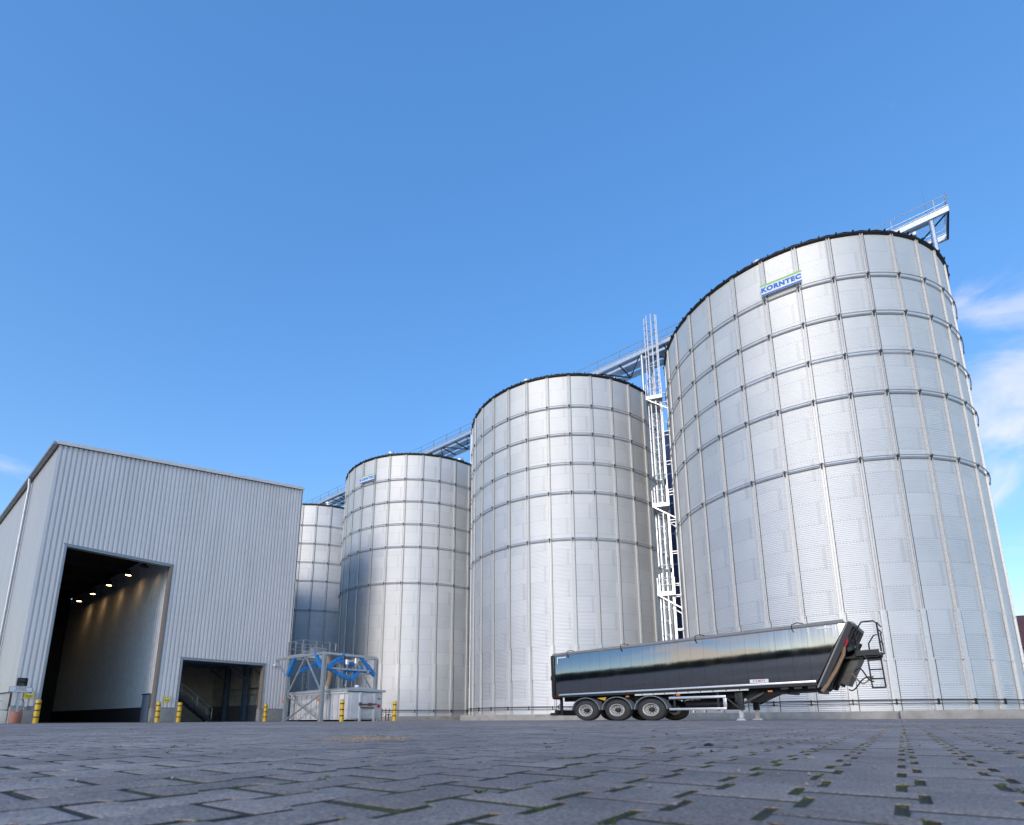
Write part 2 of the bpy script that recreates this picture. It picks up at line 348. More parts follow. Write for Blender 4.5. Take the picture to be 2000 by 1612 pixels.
def trailer_mat():
    m = bpy.data.materials.new('polished_dark_panel'); m.use_nodes = True; n, l, mth = NN(m); b = n['Principled BSDF']
    b.inputs['Metallic'].default_value = 1.0; b.inputs['Roughness'].default_value = .10; b.inputs['Base Color'].default_value = (.50,.515,.53,1)
    t = n.new('ShaderNodeTexCoord'); sp = n.new('ShaderNodeSeparateXYZ'); l.new(t.outputs['Object'], sp.inputs[0])
    def noise(s, d, st):
        mp = n.new('ShaderNodeMapping'); mp.inputs['Scale'].default_value = st; l.new(t.outputs['Object'], mp.inputs['Vector'])
        x = n.new('ShaderNodeTexNoise'); x.inputs['Scale'].default_value = s; x.inputs['Detail'].default_value = d; l.new(mp.outputs[0], x.inputs['Vector']); return x.outputs['Fac']
    wob = mth('ADD', mth('MULTIPLY', noise(1.0, 2, (5.5, 1, .25)), .008), mth('MULTIPLY', noise(1.0, 1, (1.3, 1, .6)), .007))
    bp = n.new('ShaderNodeBump'); bp.inputs['Strength'].default_value = .55; bp.inputs['Distance'].default_value = 1.0; l.new(wob, bp.inputs['Height']); l.new(bp.outputs[0], b.inputs['Normal'])
    s = mth('FRACT', mth('DIVIDE', sp.outputs['X'], .425)); seam = mth('LESS_THAN', s, .018)
    d = noise(1.0, 6, (3.0, 1, .8))
    mx = n.new('ShaderNodeMix'); mx.data_type = 'RGBA'; l.new(mth('MULTIPLY', seam, .65), mx.inputs['Factor']); mx.inputs['A'].default_value = (.33,.33,.33,1); mx.inputs['B'].default_value = (.07,.07,.075,1)
    l.new(mx.outputs['Result'], b.inputs['Base Color'])
    l.new(mth('ADD', .03, mth('MULTIPLY', d, .10)), b.inputs['Roughness'])
    return m
M['panel'] = trailer_mat()

# ------------------------------------------------------------------ GROUND
PAVE_R, PAVE_ANG = 9.5, R_(57)
def in_pave(x, y, grow=0.0):
    r = math.hypot(x, y + .35)
    return y > -.25 - grow and r < PAVE_R + grow and abs(math.atan2(x, y + .35)) < PAVE_ANG + grow * .15
def build_ground():
    g = MB(); rad = [0.0] + [.25*i for i in range(1, 45)] + [12, 13.5, 15, 17, 19, 22, 25, 29, 34, 40, 48, 58, 72, 100, 160, 300, 600, 1200]
    n = 180; vs = []; fs = []; mi = []
    for r in rad:
        for k in range(n):
            a = 2*math.pi*k/n; x, y = r*math.sin(a), r*math.cos(a)
            vs.append((x, y, gz(x, y) - (.0036 if in_pave(x, y, -.12) else 0)))
    for i in range(len(rad)-1):
        for k in range(n):
            l = (k+1) % n; f = (i*n+k, i*n+l, (i+1)*n+l, (i+1)*n+k)
            inside = all(in_pave(vs[j][0], vs[j][1], -.02) for j in f)
            g.f.append(f); g.m.append(1 if inside else 0)
    g.v = vs
    return tag(g.build('ground', [M['yard'], M['joint']], smooth=True), kind='structure')
build_ground()
def build_pavers():
    g = MB(); gap, ch, c = .0070, .0064, .0035
    ca, sa = math.cos(PA), math.sin(PA)
    def outline(ins):
        h, w, n_ = PL/2 - ins, PW/2 + PAMP - ins, PW/2 - PAMP - ins; q = PL/4
        return [(-h,-w),(-q-c+ins*.4,-w),(-q+c+ins*.4,-n_),(q-c-ins*.4,-n_),(q+c-ins*.4,-w),(h,-w),(h,w),(q+c-ins*.4,w),(q-c-ins*.4,n_),(-q+c+ins*.4,n_),(-q-c+ins*.4,w),(-h,w)]
    o1, om, o2 = outline(gap/2 + ch), outline(gap/2 + ch*.35), outline(gap/2)
    ia, ib = int(PAVE_R*1.2/PL), int(PAVE_R*1.2/PW)
    for jb in range(-ib, ib+1):
        for ja in range(-ia, ia+1):
            A0 = (ja + .5*(jb % 2))*PL; B0 = (jb + .5)*PW
            x, y = A0*sa + B0*ca, A0*ca - B0*sa
            if not in_pave(x, y): continue
            t1, t2 = rnd.gauss(0, .0032), rnd.gauss(0, .0032); dz = rnd.gauss(0, .0005); rot = rnd.gauss(0, .006)
            cx, sx = math.cos(rot), math.sin(rot); vs = []
            for ol, zz in ((o1, 0), (om, -.0011), (o2, -.0036), (o2, -.02)):
                for a, b in ol:
                    a2, b2 = a*cx - b*sx, a*sx + b*cx; AA, BB = A0 + a2, B0 + b2
                    X, Y = AA*sa + BB*ca, AA*ca - BB*sa
                    vs.append((X, Y, gz(X, Y) + zz + dz + t1*a2 + t2*b2))
            n = 12; fs = [tuple(range(n))]
            for r in (0, 1, 2): fs += [(r*n+i, r*n+(i+1) % n, (r+1)*n+(i+1) % n, (r+1)*n+i) for i in range(n)]
            g.add(vs, fs); g.m[-24:] = [1]*24
    return tag(g.build('paving', [M['paver'], M['joint']], smooth=True, angle=38), kind='structure')
build_pavers()
def build_moss():
    g = MB(); ca, sa = math.cos(PA), math.sin(PA)
    for _ in range(3000):
        jb = rnd.randint(-70, 70); ja = rnd.randint(-60, 60)
        side = rnd.choice((-1, 1)); A = (ja + .5*(jb % 2) + .25*side + rnd.gauss(0, .03))*PL; B = jb*PW + rnd.choice((-1, 1))*rnd.uniform(0, PAMP)
        if rnd.random() < .25: A = (ja + .5*(jb % 2))*PL; B = jb*PW + rnd.uniform(.1, .9)*PW
        x, y = A*sa + B*ca, A*ca - B*sa
        r = math.hypot(x, y)
        if not in_pave(x, y, -.1) or r > 8 or y < .2: continue
        patch = math.sin(x*2.1 + 1.3)*math.sin(y*1.7 + .4) + .55*math.sin(x*5.3 + y*4.1)
        if patch < .05 - .45*min(1, max(-.4, x)) : continue
        z = gz(x, y) - .0060; k = rnd.randint(5, 14); s = rnd.uniform(.6, 1.25)
        for _k in range(k):
            a = rnd.uniform(0, 6.28); da = rnd.gauss(0, .010)*s; db = rnd.gauss(0, .0035)
            px, py = x + da*sa + db*ca, y + da*ca - db*sa; L = rnd.uniform(.003, .008)*s; w = L*.45
            up = rnd.uniform(.002, .007)*s
            d = Vector((math.cos(a), math.sin(a), 0))*L; e = Vector((-math.sin(a), math.cos(a), 0))*w; o = Vector((px, py, z + rnd.uniform(0, .006)))
            g.add([o, o + d*.5 + e + Vector((0,0,up*.7)), o + d + Vector((0,0,up)), o + d*.5 - e + Vector((0,0,up*.7))], [(0,1,2,3)])
    for jb in range(-70, 71):
        for ja in range(-50, 60):
            A = (ja + .5*(jb % 2) + .5)*PL; B = (jb + .5)*PW; x, y = A*sa + B*ca, A*ca - B*sa
            if y > .25 and math.hypot(x, y) < 5.5 and in_pave(x, y, -.1) and rnd.random() < .35 + .35*max(-.7, min(1, x/1.2)):
                b0, b1 = sorted((rnd.uniform(-.46, .46), rnd.uniform(-.46, .46)))
                for _k in range(int((b1-b0)*26) + 1):
                    db = rnd.uniform(b0, b1)*PW; da = rnd.gauss(0, .0010); rr = rnd.uniform(.0022, .0045); hh = rnd.uniform(.0018, .0040)
                    o = Vector((x + da*sa + db*ca, y + da*ca - db*sa, gz(x, y) - .0040)); n = 6; vs = [o + Vector((rr*math.cos(k)*rnd.uniform(.8,1.2), rr*math.sin(k)*rnd.uniform(.8,1.2), 0)) for k in [1.047*i for i in range(6)]] + [o + Vector((rr*.7*math.cos(k), rr*.7*math.sin(k), hh*.7)) for k in [1.047*i for i in range(6)]] + [o + Vector((0,0,hh))]
                    g.add(vs, [(k, (k+1) % 6, 6+(k+1) % 6, 6+k) for k in range(6)] + [(6+k, 6+(k+1) % 6, 12) for k in range(6)])
            for side in (-1, 1):
                A = (ja + .5*(jb % 2) + .25*side)*PL; B = jb*PW; x, y = A*sa + B*ca, A*ca - B*sa; r = math.hypot(x, y)
                if y < .3 or r > 8.5 or not in_pave(x, y, -.1): continue
                pr = .72 + .30*max(-.6, min(1, x/1.2)) + .35*math.sin(x*2.1 + 1.3)*math.sin(y*1.7 + .4)
                if rnd.random() > pr: continue
                z = gz(x, y) - .0040
                for _k in range(rnd.randint(3, 6)):
                    db = rnd.uniform(-1, 1)*PAMP; da = rnd.gauss(0, .0035); rr = rnd.uniform(.004, .0085); hh = rnd.uniform(.0020, .0050)
                    o = Vector((x + da*sa + db*ca, y + da*ca - db*sa, z)); n = 7; vs = []
                    for q, f in ((1.0, 0), (.78, .65), (.0, 1.0)):
                        for k in range(n if q else 1):
                            a = 2*math.pi*k/n; w = rr*q*rnd.uniform(.75, 1.2); vs.append(o + Vector((w*math.cos(a), w*math.sin(a), hh*f*rnd.uniform(.7, 1.2))))
                    g.add(vs, [(k, (k+1) % n, n+(k+1) % n, n+k) for k in range(n)] + [(n+k, n+(k+1) % n, 2*n) for k in range(n)])
    tag(g.build('moss', M['moss']), 'small green moss and weed tufts growing in the joints of the grey pavers', 'moss', kind='stuff')
    s = MB()
    for _ in range(420):
        y = rnd.uniform(.5, 9); x = rnd.uniform(-1.05, 1.05)*y; r = rnd.choice((.0015, .002, .003, .0045)); z = gz(x, y) + r*.3
        pts = [Vector((rnd.uniform(.6,1)*r*math.cos(a), rnd.uniform(.6,1)*r*math.sin(a), 0)) for a in (0,1.05,2.1,3.14,4.2,5.2)]
        o = Vector((x, y, z)); s.add([o + p for p in pts] + [o + Vector((0,0,r*.8)), o - Vector((0,0,r*.6))], [(i,(i+1)%6,6) for i in range(6)] + [((i+1)%6,i,7) for i in range(6)])
    tag(s.build('grit', M['stone']), 'tiny loose grit stones scattered over the grey paving', 'grit', kind='stuff')
build_moss()
def grain():
    g = MB()
    for _ in range(420):
        x = -.66 + rnd.gauss(0, .10); y = 2.45 + rnd.gauss(0, .16); r = rnd.uniform(.0022, .0042); o = Vector((x, y, gz(x, y) + .001))
        a = rnd.uniform(0, 3.14); d = Vector((math.cos(a), math.sin(a), 0))*r*1.5; e = Vector((-math.sin(a), math.cos(a), 0))*r*.8; u = Vector((0, 0, r*.8))
        g.add([o+d, o+e, o-d, o-e, o+u, o-u], [(0,1,4),(1,2,4),(2,3,4),(3,0,4),(1,0,5),(2,1,5),(3,2,5),(0,3,5)])
    tag(g.build('spilled_grain', M['grain']), 'thin patch of spilled tan grain on the grey paving left of the trailer', 'grain', kind='stuff')
grain()
def leaf(x, y, s, rot, label):
    g = MB(); pts = []
    for i in range(9):
        t = i/8; w = math.sin(math.pi*min(1, t*1.05))**.8*.32*s
        pts.append((t*s - s/2, w, .012*math.sin(t*5)*s*4 + .0), ); 
    vs = [(a, b, c + .004) for a, b, c in pts] + [(a, -b, c + .008) for a, b, c in pts]
    g.add(vs, [(i, i+1, 9+i+1, 9+i) for i in range(8)])
    tag(g.build('leaf', M['deadleaf'], loc=(x, y, gz(x, y) + .001), rotz=rot), label, 'leaf')
leaf(.36, 1.42, .045, .1, 'pale dry leaf lying in a paver joint in front of the trailer')
def pebble(x, y, s, label):
    g = MB(); n = 8
    prof = [(.0,0),(.8,.05),(1,.4),(.75,.8),(.0,.95)]
    g.lathe([(a*s, b*s*.8) for a, b in prof], n); g.scale(lambda v: v + Vector((rnd.gauss(0,.1)*s, rnd.gauss(0,.1)*s, 0)))
    tag(g.build('pebble', M['stone'] if s < .012 else M['dark'], loc=(x, y, gz(x, y) - .001), smooth=True), label, 'pebble')
pebble(.62, 1.13, .011, 'small grey pebble lying in a mossy joint at the lower right')
pebble(.60, 1.65, .014, 'dark pebble on the paving below the trailer legs')
# concrete strip in front of the hall, sandy spill
ap = MB(); ap.add([PQ(-50, 2.0), PQ(-32.6, 2.0), PQ(-32.6, 21.5), PQ(-50, 21.5)], [(0,1,2,3)])
ap.scale(lambda v: Vector((v.x, v.y, gz(v.x, v.y) + .005)))
tag(ap.build('concrete_apron', M['concrete']), kind='structure')

# ------------------------------------------------------------------ SILOS
RS = 7.618; Z0 = 0.19; RINGS = [20.84, 18.75, 16.63, 14.57, 11.36]; ZT = Z0 + 22*ROW
def bodies():
    g = MB(); per = 12; n = 192; rows = 22*per*4; vs = []; fs = []
    for i in range(rows+1):
        z = i*(22*ROW)/rows; off = .0125*math.sin(2*math.pi*i/4 + math.pi/4)
        row = int(z/ROW)
        for k in range(n):
            t = 2*math.pi*k/n; ph = NP*t
            r = RS + off + .0022*math.cos(ph) + .003*math.sin(3*t + row*.3)
            vs.append((r*math.cos(t), r*math.sin(t), z))
    for i in range(rows):
        for k in range(n):
            l = (k+1) % n; fs.append((i*n+k, i*n+l, (i+1)*n+l, (i+1)*n+k))
    g.v, g.f, g.m = vs, fs, [0]*len(fs)
    return g
def arc(r, z, n=128): return [(r*math.cos(2*math.pi*k/n), r*math.sin(2*math.pi*k/n), z) for k in range(n)]
def stiffener():
    g = MB(); segs = [(0, 2.15, .40, .10), (2.15, 4.2, .33, .085), (4.2, 22*ROW, .235, .075)]
    for z0, z1, w, d in segs:
        x0 = RS + .014; h = w/2; b = w*.24
        prof = [(x0+.004,-h),(x0+.004,-b*1.3),(x0+d,-b*1.2),(x0+d,-b*.85),(x0+.012,-b*.8),(x0+.012,b*.55),(x0+d,b*.6),(x0+d,b*1.2),(x0+.004,b*1.3),(x0+.004,h),(x0,h),(x0,-h)]
        if z0 < 4: prof = prof[:3] + [(x0+d+.004,-b*.6),(x0+d+.004,b*.6)] + prof[7:]
        g.prism([(a, b_, z0) for a, b_ in prof], (0,0,z1-z0))
        g.box((x0-.002, h+.001, z0), (x0+.010, h+.030, z1), 2)  # dark strip standing in for the shadow line along one side of the rib
        if z0: g.box((x0, -h*1.18, z0-.04), (x0+d*1.15, h*1.18, z0+.01))
        nb = int((z1-z0)/.175)
        for s in (-1, 1):
            for i in range(nb):
                z = z0 + (i+.5)*(z1-z0)/nb; y = s*h*.72
                g.box((x0+.003, y-.016, z-.016), (x0+.020, y+.016, z+.016), 1)
    for zr in RINGS:
        z = zr - Z0; d = Vector((1,0,0))
        g.beam((RS+.05,0,z), (RS+.17,0,z), .08, .08, 2); g.beam((RS+.05,0,z-.20), (RS+.15,0,z-.04), .05, .05, 2)
    return g
def build_silo():
    t = thing('grain_silo', '', 'silo', (0,0,0), 0)
    bodies().build('sheet_wall', M['silo'], t, smooth=True, angle=180)
    st = stiffener(); proto = st.build('stiffener', [M['zinc'], M['galv_dull'], M['zinc_shade']], t, rotz=0)
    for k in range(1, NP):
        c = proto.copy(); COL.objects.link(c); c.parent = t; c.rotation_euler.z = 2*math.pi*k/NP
    for zr in RINGS:
        g = MB(); z = zr - Z0; g.tube(arc(RS+.135, z), .026, 8, closed=True); g.tube(arc(RS+.05, z-.11), .022, 6, closed=True)
        g.build('wind_ring', M['galv_dull'], t, smooth=True)
    ev = MB(); n = 128; H = 22*ROW
    prof = [(RS-.02, H-.05), (RS+.07, H-.05), (RS+.13, H-.01), (RS+.13, H+.06), (RS-.02, H+.08)]
    ev.lathe(prof, n)
    for k in range(NP*2):
        a = 2*math.pi*(k+.5)/(NP*2); d = Vector((math.cos(a), math.sin(a), 0)); ev.beam(d*(RS+.02) + Vector((0,0,H+.08)), d*(RS+.17) + Vector((0,0,H+.07)), .06, .12)
    ev.build('eave', M['eave'], t)
    rf = MB(); slope = .36; m = NP*2; vs = []
    for k in range(m*2):
        a = 2*math.pi*k/(m*2); up = .05 if k % 2 == 0 else 0
        vs += [((RS+.10)*math.cos(a), (RS+.10)*math.sin(a), H+.09+up), (1.0*math.cos(a), 1.0*math.sin(a), H+.11+up*.3+slope*(RS-.84))]
    rf.add(vs, [(2*k, (2*k+2) % (m*4), (2*k+3) % (m*4), 2*k+1) for k in range(m*2)])
    rf.lathe([(1.0, H+.11+slope*(RS-.84)), (.95, H+.3+slope*(RS-.84)), (.5, H+.42+slope*(RS-.84)), (.001, H+.45+slope*(RS-.84))], 24)
    roof = rf.build('roof', M['roof_sheet'], t)
    for a in (-158, -102, -44, 20, 75, 140):
        v = MB(); d = Vector((math.cos(R_(a)), math.sin(R_(a)), 0)); o = d*(RS-.75) + Vector((0,0,H+.2))
        v.lathe([(.26,-.1),(.26,.30),(.38,.30),(.38,.44),(.30,.52),(.001,.56)], 20, o=o)
        v.build('roof_vent', M['galv'], roof, smooth=True)
    pr = MB(); pr.tube(arc(RS+.17, .47), .024, 6, closed=True); pr.tube(arc(RS+.17, .33), .017, 6, closed=True)
    for k in range(NP): 
        a = 2*math.pi*k/NP; d = Vector((math.cos(a), math.sin(a), 0)); pr.beam(d*(RS+.02)+Vector((0,0,.40)), d*(RS+.19)+Vector((0,0,.40)), .04, .24)
    pr.build('earthing_rail', M['dark'], t, smooth=True)
    lr = MB(); d = Vector((math.cos(R_(-118)), math.sin(R_(-118)), 0)); lr.cyl(d*(RS-.3)+Vector((0,0,H+.1)), d*(RS-.3)+Vector((0,0,H+1.75)), .016, 6, r2=.006)
    lr.build('lightning_rod', M['rail'], t)
    return t
silo0 = build_silo()
SILO = [(-4.44, 33.71, -150.69, 'huge corrugated grain silo behind the front of the black trailer, largest of the row'),
        (-21.48, 33.71, -138.88, 'corrugated steel grain silo left of the caged ladder, behind the rear of the trailer'),
        (-38.91, 33.70, -126.16, 'corrugated grain silo with small logo board rising directly behind the roll-off skip'),
        (-56.56, 33.71, -91.32, 'corrugated steel grain silo farthest off, half hidden behind the metal hall')]
CEN = []
for i, (p, q, th, lb) in enumerate(SILO):
    s = silo0 if i == 0 else copy_tree(silo0)
    s.location = PQ(p, q, Z0); s.rotation_euler.z = R_(th); s['label'] = lb; s['group'] = 'row of grain silos'; CEN.append(PQ(p, q))
# long concrete slab under the silos
sl = MB(); z1 = Z0 + .02
SLAB0 = (-25.1, 33.7 - 8.35)
def slab_prism(p0, p1, q0, q1, top, bot=-.6):
    sl.prism([(p0,q0,bot),(p1,q0,bot),(p1,q1,bot),(p0,q1,bot)], (0,0,top-bot))
slab_prism(-25.0, -1.25, 25.40, 43.0, z1); slab_prism(-1.247, 30, 25.10, 43.0, z1 + .012)
so = sl.build('concrete_slab', M['concrete'], bevel=.012, loc=(0,0,0), rotz=ALPHA)
tag(so, 'long low beige concrete slab carrying the two nearest silos', 'concrete slab')
sl = MB()
for p in (-38.91, -56.56):
    sl.lathe([(.01, .5), (RS+.32, .5), (RS+.36, .46), (RS+.36, -.3)], 96, o=(p, 33.7, Z0 - .5))
so2 = None
for p, lb in ((-38.91, 'round concrete footing under the silo behind the roll-off skip'), (-56.56, 'round concrete footing under the silo behind the hall')):
    g = MB(); g.lathe([(.01, .5), (RS+.32, .5), (RS+.36, .46), (RS+.36, -.3)], 96)
    tag(g.build('concrete_footing', M['concrete'], loc=PQ(p, 33.7, Z0 - .5)), lb, 'footing', 'round silo footings')

def tower():
    t = thing('elevator_tower', 'dark blue steel tower showing through the gap behind the caged ladder', 'tower', PQ(-18.4, 47.0, -.2))
    H = 27.6
    g = MB(); g.box((-1.6,-1.3,0), (1.6,1.3,H)); b = g.build('cladding', M['navy'], t)
    g = MB()
    for z in range(2, 27, 3): g.box((-1.63,-1.34,z), (1.63,-1.303,z+.16))
    for x in (-1.58, 0, 1.58): g.box((x-.06,-1.36,0), (x+.06,-1.341,H))
    g.build('framing', M['blue_steel'], t)
tower()
# text helper
def text_mesh(name, body, size, m, parent, loc, rot, bold=.0, sx=1.0, shear=0.0, spacing=1.0, depth=.004):
    cu = bpy.data.curves.new(name, 'FONT'); cu.body = body; cu.size = size; cu.align_x = 'CENTER'; cu.align_y = 'CENTER'
    cu.offset = bold; cu.extrude = depth; cu.shear = shear; cu.space_character = spacing
    o = bpy.data.objects.new(name, cu); COL.objects.link(o)
    bpy.context.view_layer.update()
    me = bpy.data.meshes.new_from_object(o.evaluated_get(bpy.context.evaluated_depsgraph_get()))
    bpy.data.objects.remove(o); bpy.data.curves.remove(cu)
    me.materials.clear(); me.materials.append(m); me.name = name
    ob = bpy.data.objects.new(name, me); COL.objects.link(ob); ob.parent = parent
    ob.location = loc; ob.rotation_euler = rot; ob.scale = (sx, 1, 1)
    return ob
def logo_sign(ci, a0, a1, za, zb, label):
    am = R_((a0+a1)/2); half = R_(abs(a1-a0)/2); r = (RS+.21)
    d = Vector((math.cos(am), math.sin(am), 0)); wdt = 2*r*math.sin(half); h = za - zb
    c = CEN[ci] + d*(r) ; c.z = (za+zb)/2
    t = thing('logo_sign', label, 'sign', c, math.atan2(d.y, d.x) + math.pi/2, 'logo boards on the silos')
    b = MB(); b.box((-wdt/2, 0, -h/2), (wdt/2, .03, h/2)); b.build('board', M['board'], t, bevel=.004)
    g = MB(); g.add([(-wdt/2-.02,-.006,h/2-.0),(-wdt/2+.0,-.006,h/2-.095),(wdt/2,-.006,h/2-.095),(wdt/2+.04,-.006,h/2+.02)], [(0,1,2,3)])
    g = MB(); g.prism([(-wdt/2-.03,-.008,h/2-.09),(wdt/2+.01,-.008,h/2-.07),(wdt/2+.03,-.008,h/2+.015),(-wdt/2-.01,-.008,h/2+.0)], (0,.006,0)); g.build('green_stripe', M['logo_green'], t)
    g = MB(); g.box((-wdt/2+.01,-.008,-h/2+.01), (wdt/2-.01,-.002,-h/2+.085)); g.build('blue_stripe', M['logo_blue'], t)
    text_mesh('lettering', 'KORNTEC', .34, M['logo_blue'], t, (-.01, -.004, -.0), (R_(90), 0, 0), bold=.021, sx=1.02, spacing=1.16)
logo_sign(0, -128.9, -115.5, 21.60, 20.98, 'white board with blue lettering high on the nearest silo, large and readable')
logo_sign(2, -127.3, -114.0, 21.62, 21.0, 'white board with blue lettering on the silo behind the skip, small and far')

# ------------------------------------------------------------------ CATWALK over the silos
def catwalk():
    p0, p1, q0, q1, zb = -66.0, 3.75, 33.71-.85, 33.71+1.25, 26.58
    t = thing('conveyor_catwalk', 'long galvanised steel walkway with conveyor and railings crossing above the silo roofs', 'walkway', PQ(p1, q0, zb))
    L = p1 - p0; wq = q1 - q0
    for q, nm in ((0, 'edge_beam'), (wq, 'edge_beam')):
        g = MB(); s = 1 if q == 0 else -1
        g.box((-L, q-.04, 0), (0, q+.04, .36)); g.box((-L, q-.08, -.014), (0, q+.08, .014)); g.box((-L, q-.08, .35), (0, q+.08, .38)); g.build(nm, M['galv'], t)
    g = MB(); N = int(L/1.75)
    for i in range(N):
        x = -L + i*L/N; g.beam((x, .04, .05), (x, wq-.04, .05), .07, .09)
        a, b = (.06, wq-.06) if i % 2 else (wq-.06, .06); g.beam((x+.05, a, .05), (x+L/N-.05, b, .05), .06, .06)
    g.beam((-.04, .0, .10), (-.04, wq, .10), .08, .30); g.build('cross_bracing', M['dark'], t)
    g = MB(); g.box((-L, .08, .33), (-.6, .75, .36)); g.build('grating', M['galv_dull'], t)
    g = MB(); g.box((-L, 1.0, .33), (-1.4, 1.75, 1.0)); g.box((-L, .97, 1.0), (-1.4, 1.78, 1.03)); g.box((-2.6,.95,.33),(-1.5,1.8,1.12)); g.build('conveyor', M['galv'], t)
    for q in (.02, wq-.02):
        g = MB(); zt = 1.12
        for x in [-.55 - i*1.9 for i in range(int(L/1.9))]: g.beam((x, q, 0.05), (x, q, zt), .05, .035)
        g.tube([(-L, q, zt), (-.25, q, zt), (-.08, q, zt-.05), (-.02, q, zt-.25), (-.06, q, .72), (-.3, q, .66), (-L, q, .66)], .021, 8)
        g.build('railing', M['rail'], t, smooth=True)
    g = MB()
    for y in (.02, wq-.02): g.cyl((-.02, y, .0), (-.02, y, 1.25), .022, 8)
    for z in (.62, 1.12): g.cyl((-.02, .0, z), (-.02, wq, z), .02, 8)
    g.build('railing', M['rail'], t, smooth=True)
    for c, _ in enumerate(SILO):
        for dp in ((-7.42, 7.42) if c else (-7.42, 7.42)):
            pc = SILO[c][0] + dp - p1
            g = MB()
            for y in (.12, wq-.12):
                zb_ = ZT - zb + .05
                g.cyl((pc, y, zb_), (pc, y, .05), .115, 14); g.box((pc-.14, y-.14, zb_), (pc+.14, y+.14, zb_+.03)); g.box((pc-.10, y-.09, -.05), (pc+.10, y+.09, .10))
            g.beam((pc, .12, -.45), (pc, wq-.12, -.45), .05, .75, up=(0,0,1)); g.build('support_frame', M['galv'], t)
    for x in (-.9, -27.0, -45.5):
        g = MB(); g.cyl((x, .1, .3), (x, .1, 2.35), .016, 6, r2=.006); g.build('lightning_rod', M['rail'], t)
catwalk()

# ------------------------------------------------------------------ CAGED LADDER on the nearest silo
def ladder():
    a = R_(162); d = Vector((math.cos(a), math.sin(a), 0)); C0 = CEN[0]
    rl, rc = RS + .42, RS + .95
    t = thing('caged_ladder', 'tall galvanised caged ladder with rest platforms between the two nearest silos', 'ladder', C0 + d*rl + Vector((0,0,Z0)), a)   # local x outward, y tangential
    def flight(z0, z1, y, zc):
        g = MB()
        for s in (-.24, .24): g.beam((0, y+s, z0), (0, y+s, z1), .04, .07, up=(1,0,0))
        z = z0 + .2
        while z < z1: g.cyl((0, y-.24, z), (0, y+.24, z), .016, 6); z += .24
        for zz in [z0 + .8 + 2.1*i for i in range(int((z1-z0-.8)/2.1)+1)]:
            if zz > ZT - Z0: break
            for s in (-.24, .24): g.beam((0, y+s, zz), (-.40, y+s, zz), .05, .05)
        f = g.build('ladder_flight', M['rail'], t)
        c = MB(); n = 14; r = .45
        def hoop(z): return [(0.40 + r*math.cos(th)*1.0, y + r*math.sin(th), z) for th in [R_(-150 + 300*i/n) for i in range(n+1)]]
        z = zc
        while z <= z1 + .01:
            h = hoop(z)
            for i in range(n): c.beam(h[i], h[i+1], .02, .07)
            c.beam(h[0], (0, y-.24, z), .012, .05); c.beam(h[-1], (0, y+.24, z), .012, .05); z += .85
        for th in (-135, -95, -55, -18, 18, 55, 95, 135):
            x, yy = 0.40 + r*math.cos(R_(th)), y + r*math.sin(R_(th)); c.beam((x, yy, zc), (x, yy, z1), .062, .062)
        c.build('safety_cage', M['rail'], f)
    def platform(z, y0, y1):
        g = MB(); x0, x1 = -.05, .95
        g.box((x0, y0, z-.05), (x1, y1, z)); 
        for (p, q) in (((x0,y0),(x1,y0)), ((x1,y0),(x1,y1)), ((x1,y1),(x0,y1))): g.beam((*p, z-.04), (*q, z-.04), .04, .24)
        g.beam((x1-.05, y0+.05, z-.12), (-.38, y0+.05, z-1.0), .05, .07); g.beam((x1-.05, y1-.05, z-.12), (-.38, y1-.05, z-1.0), .05, .07)
        pl = g.build('platform', M['galv'], t)
        r = MB()
        for (x, y) in ((x0,y0),(x1,y0),(x1,(y0+y1)/2),(x1,y1),(x0,y1)): r.beam((x,y,z), (x,y,z+.95), .04, .04)
        for zz in (.5, .95): r.tube([(x0,y0,z+zz),(x1,y0,z+zz),(x1,y1,z+zz),(x0,y1,z+zz)], .02, 6)
        r.build('handrail', M['rail'], pl)
    flight(0, 8.5, .38, 2.1); flight(7.2, 14.6, -.38, 9.2); flight(13.0, 21.9, .38, 15.0); flight(20.4, 27.3, -.30, 22.4)
    platform(7.2, -.85, .95); platform(13.0, -.95, .75); platform(20.4, -.95, 1.0)
ladder()

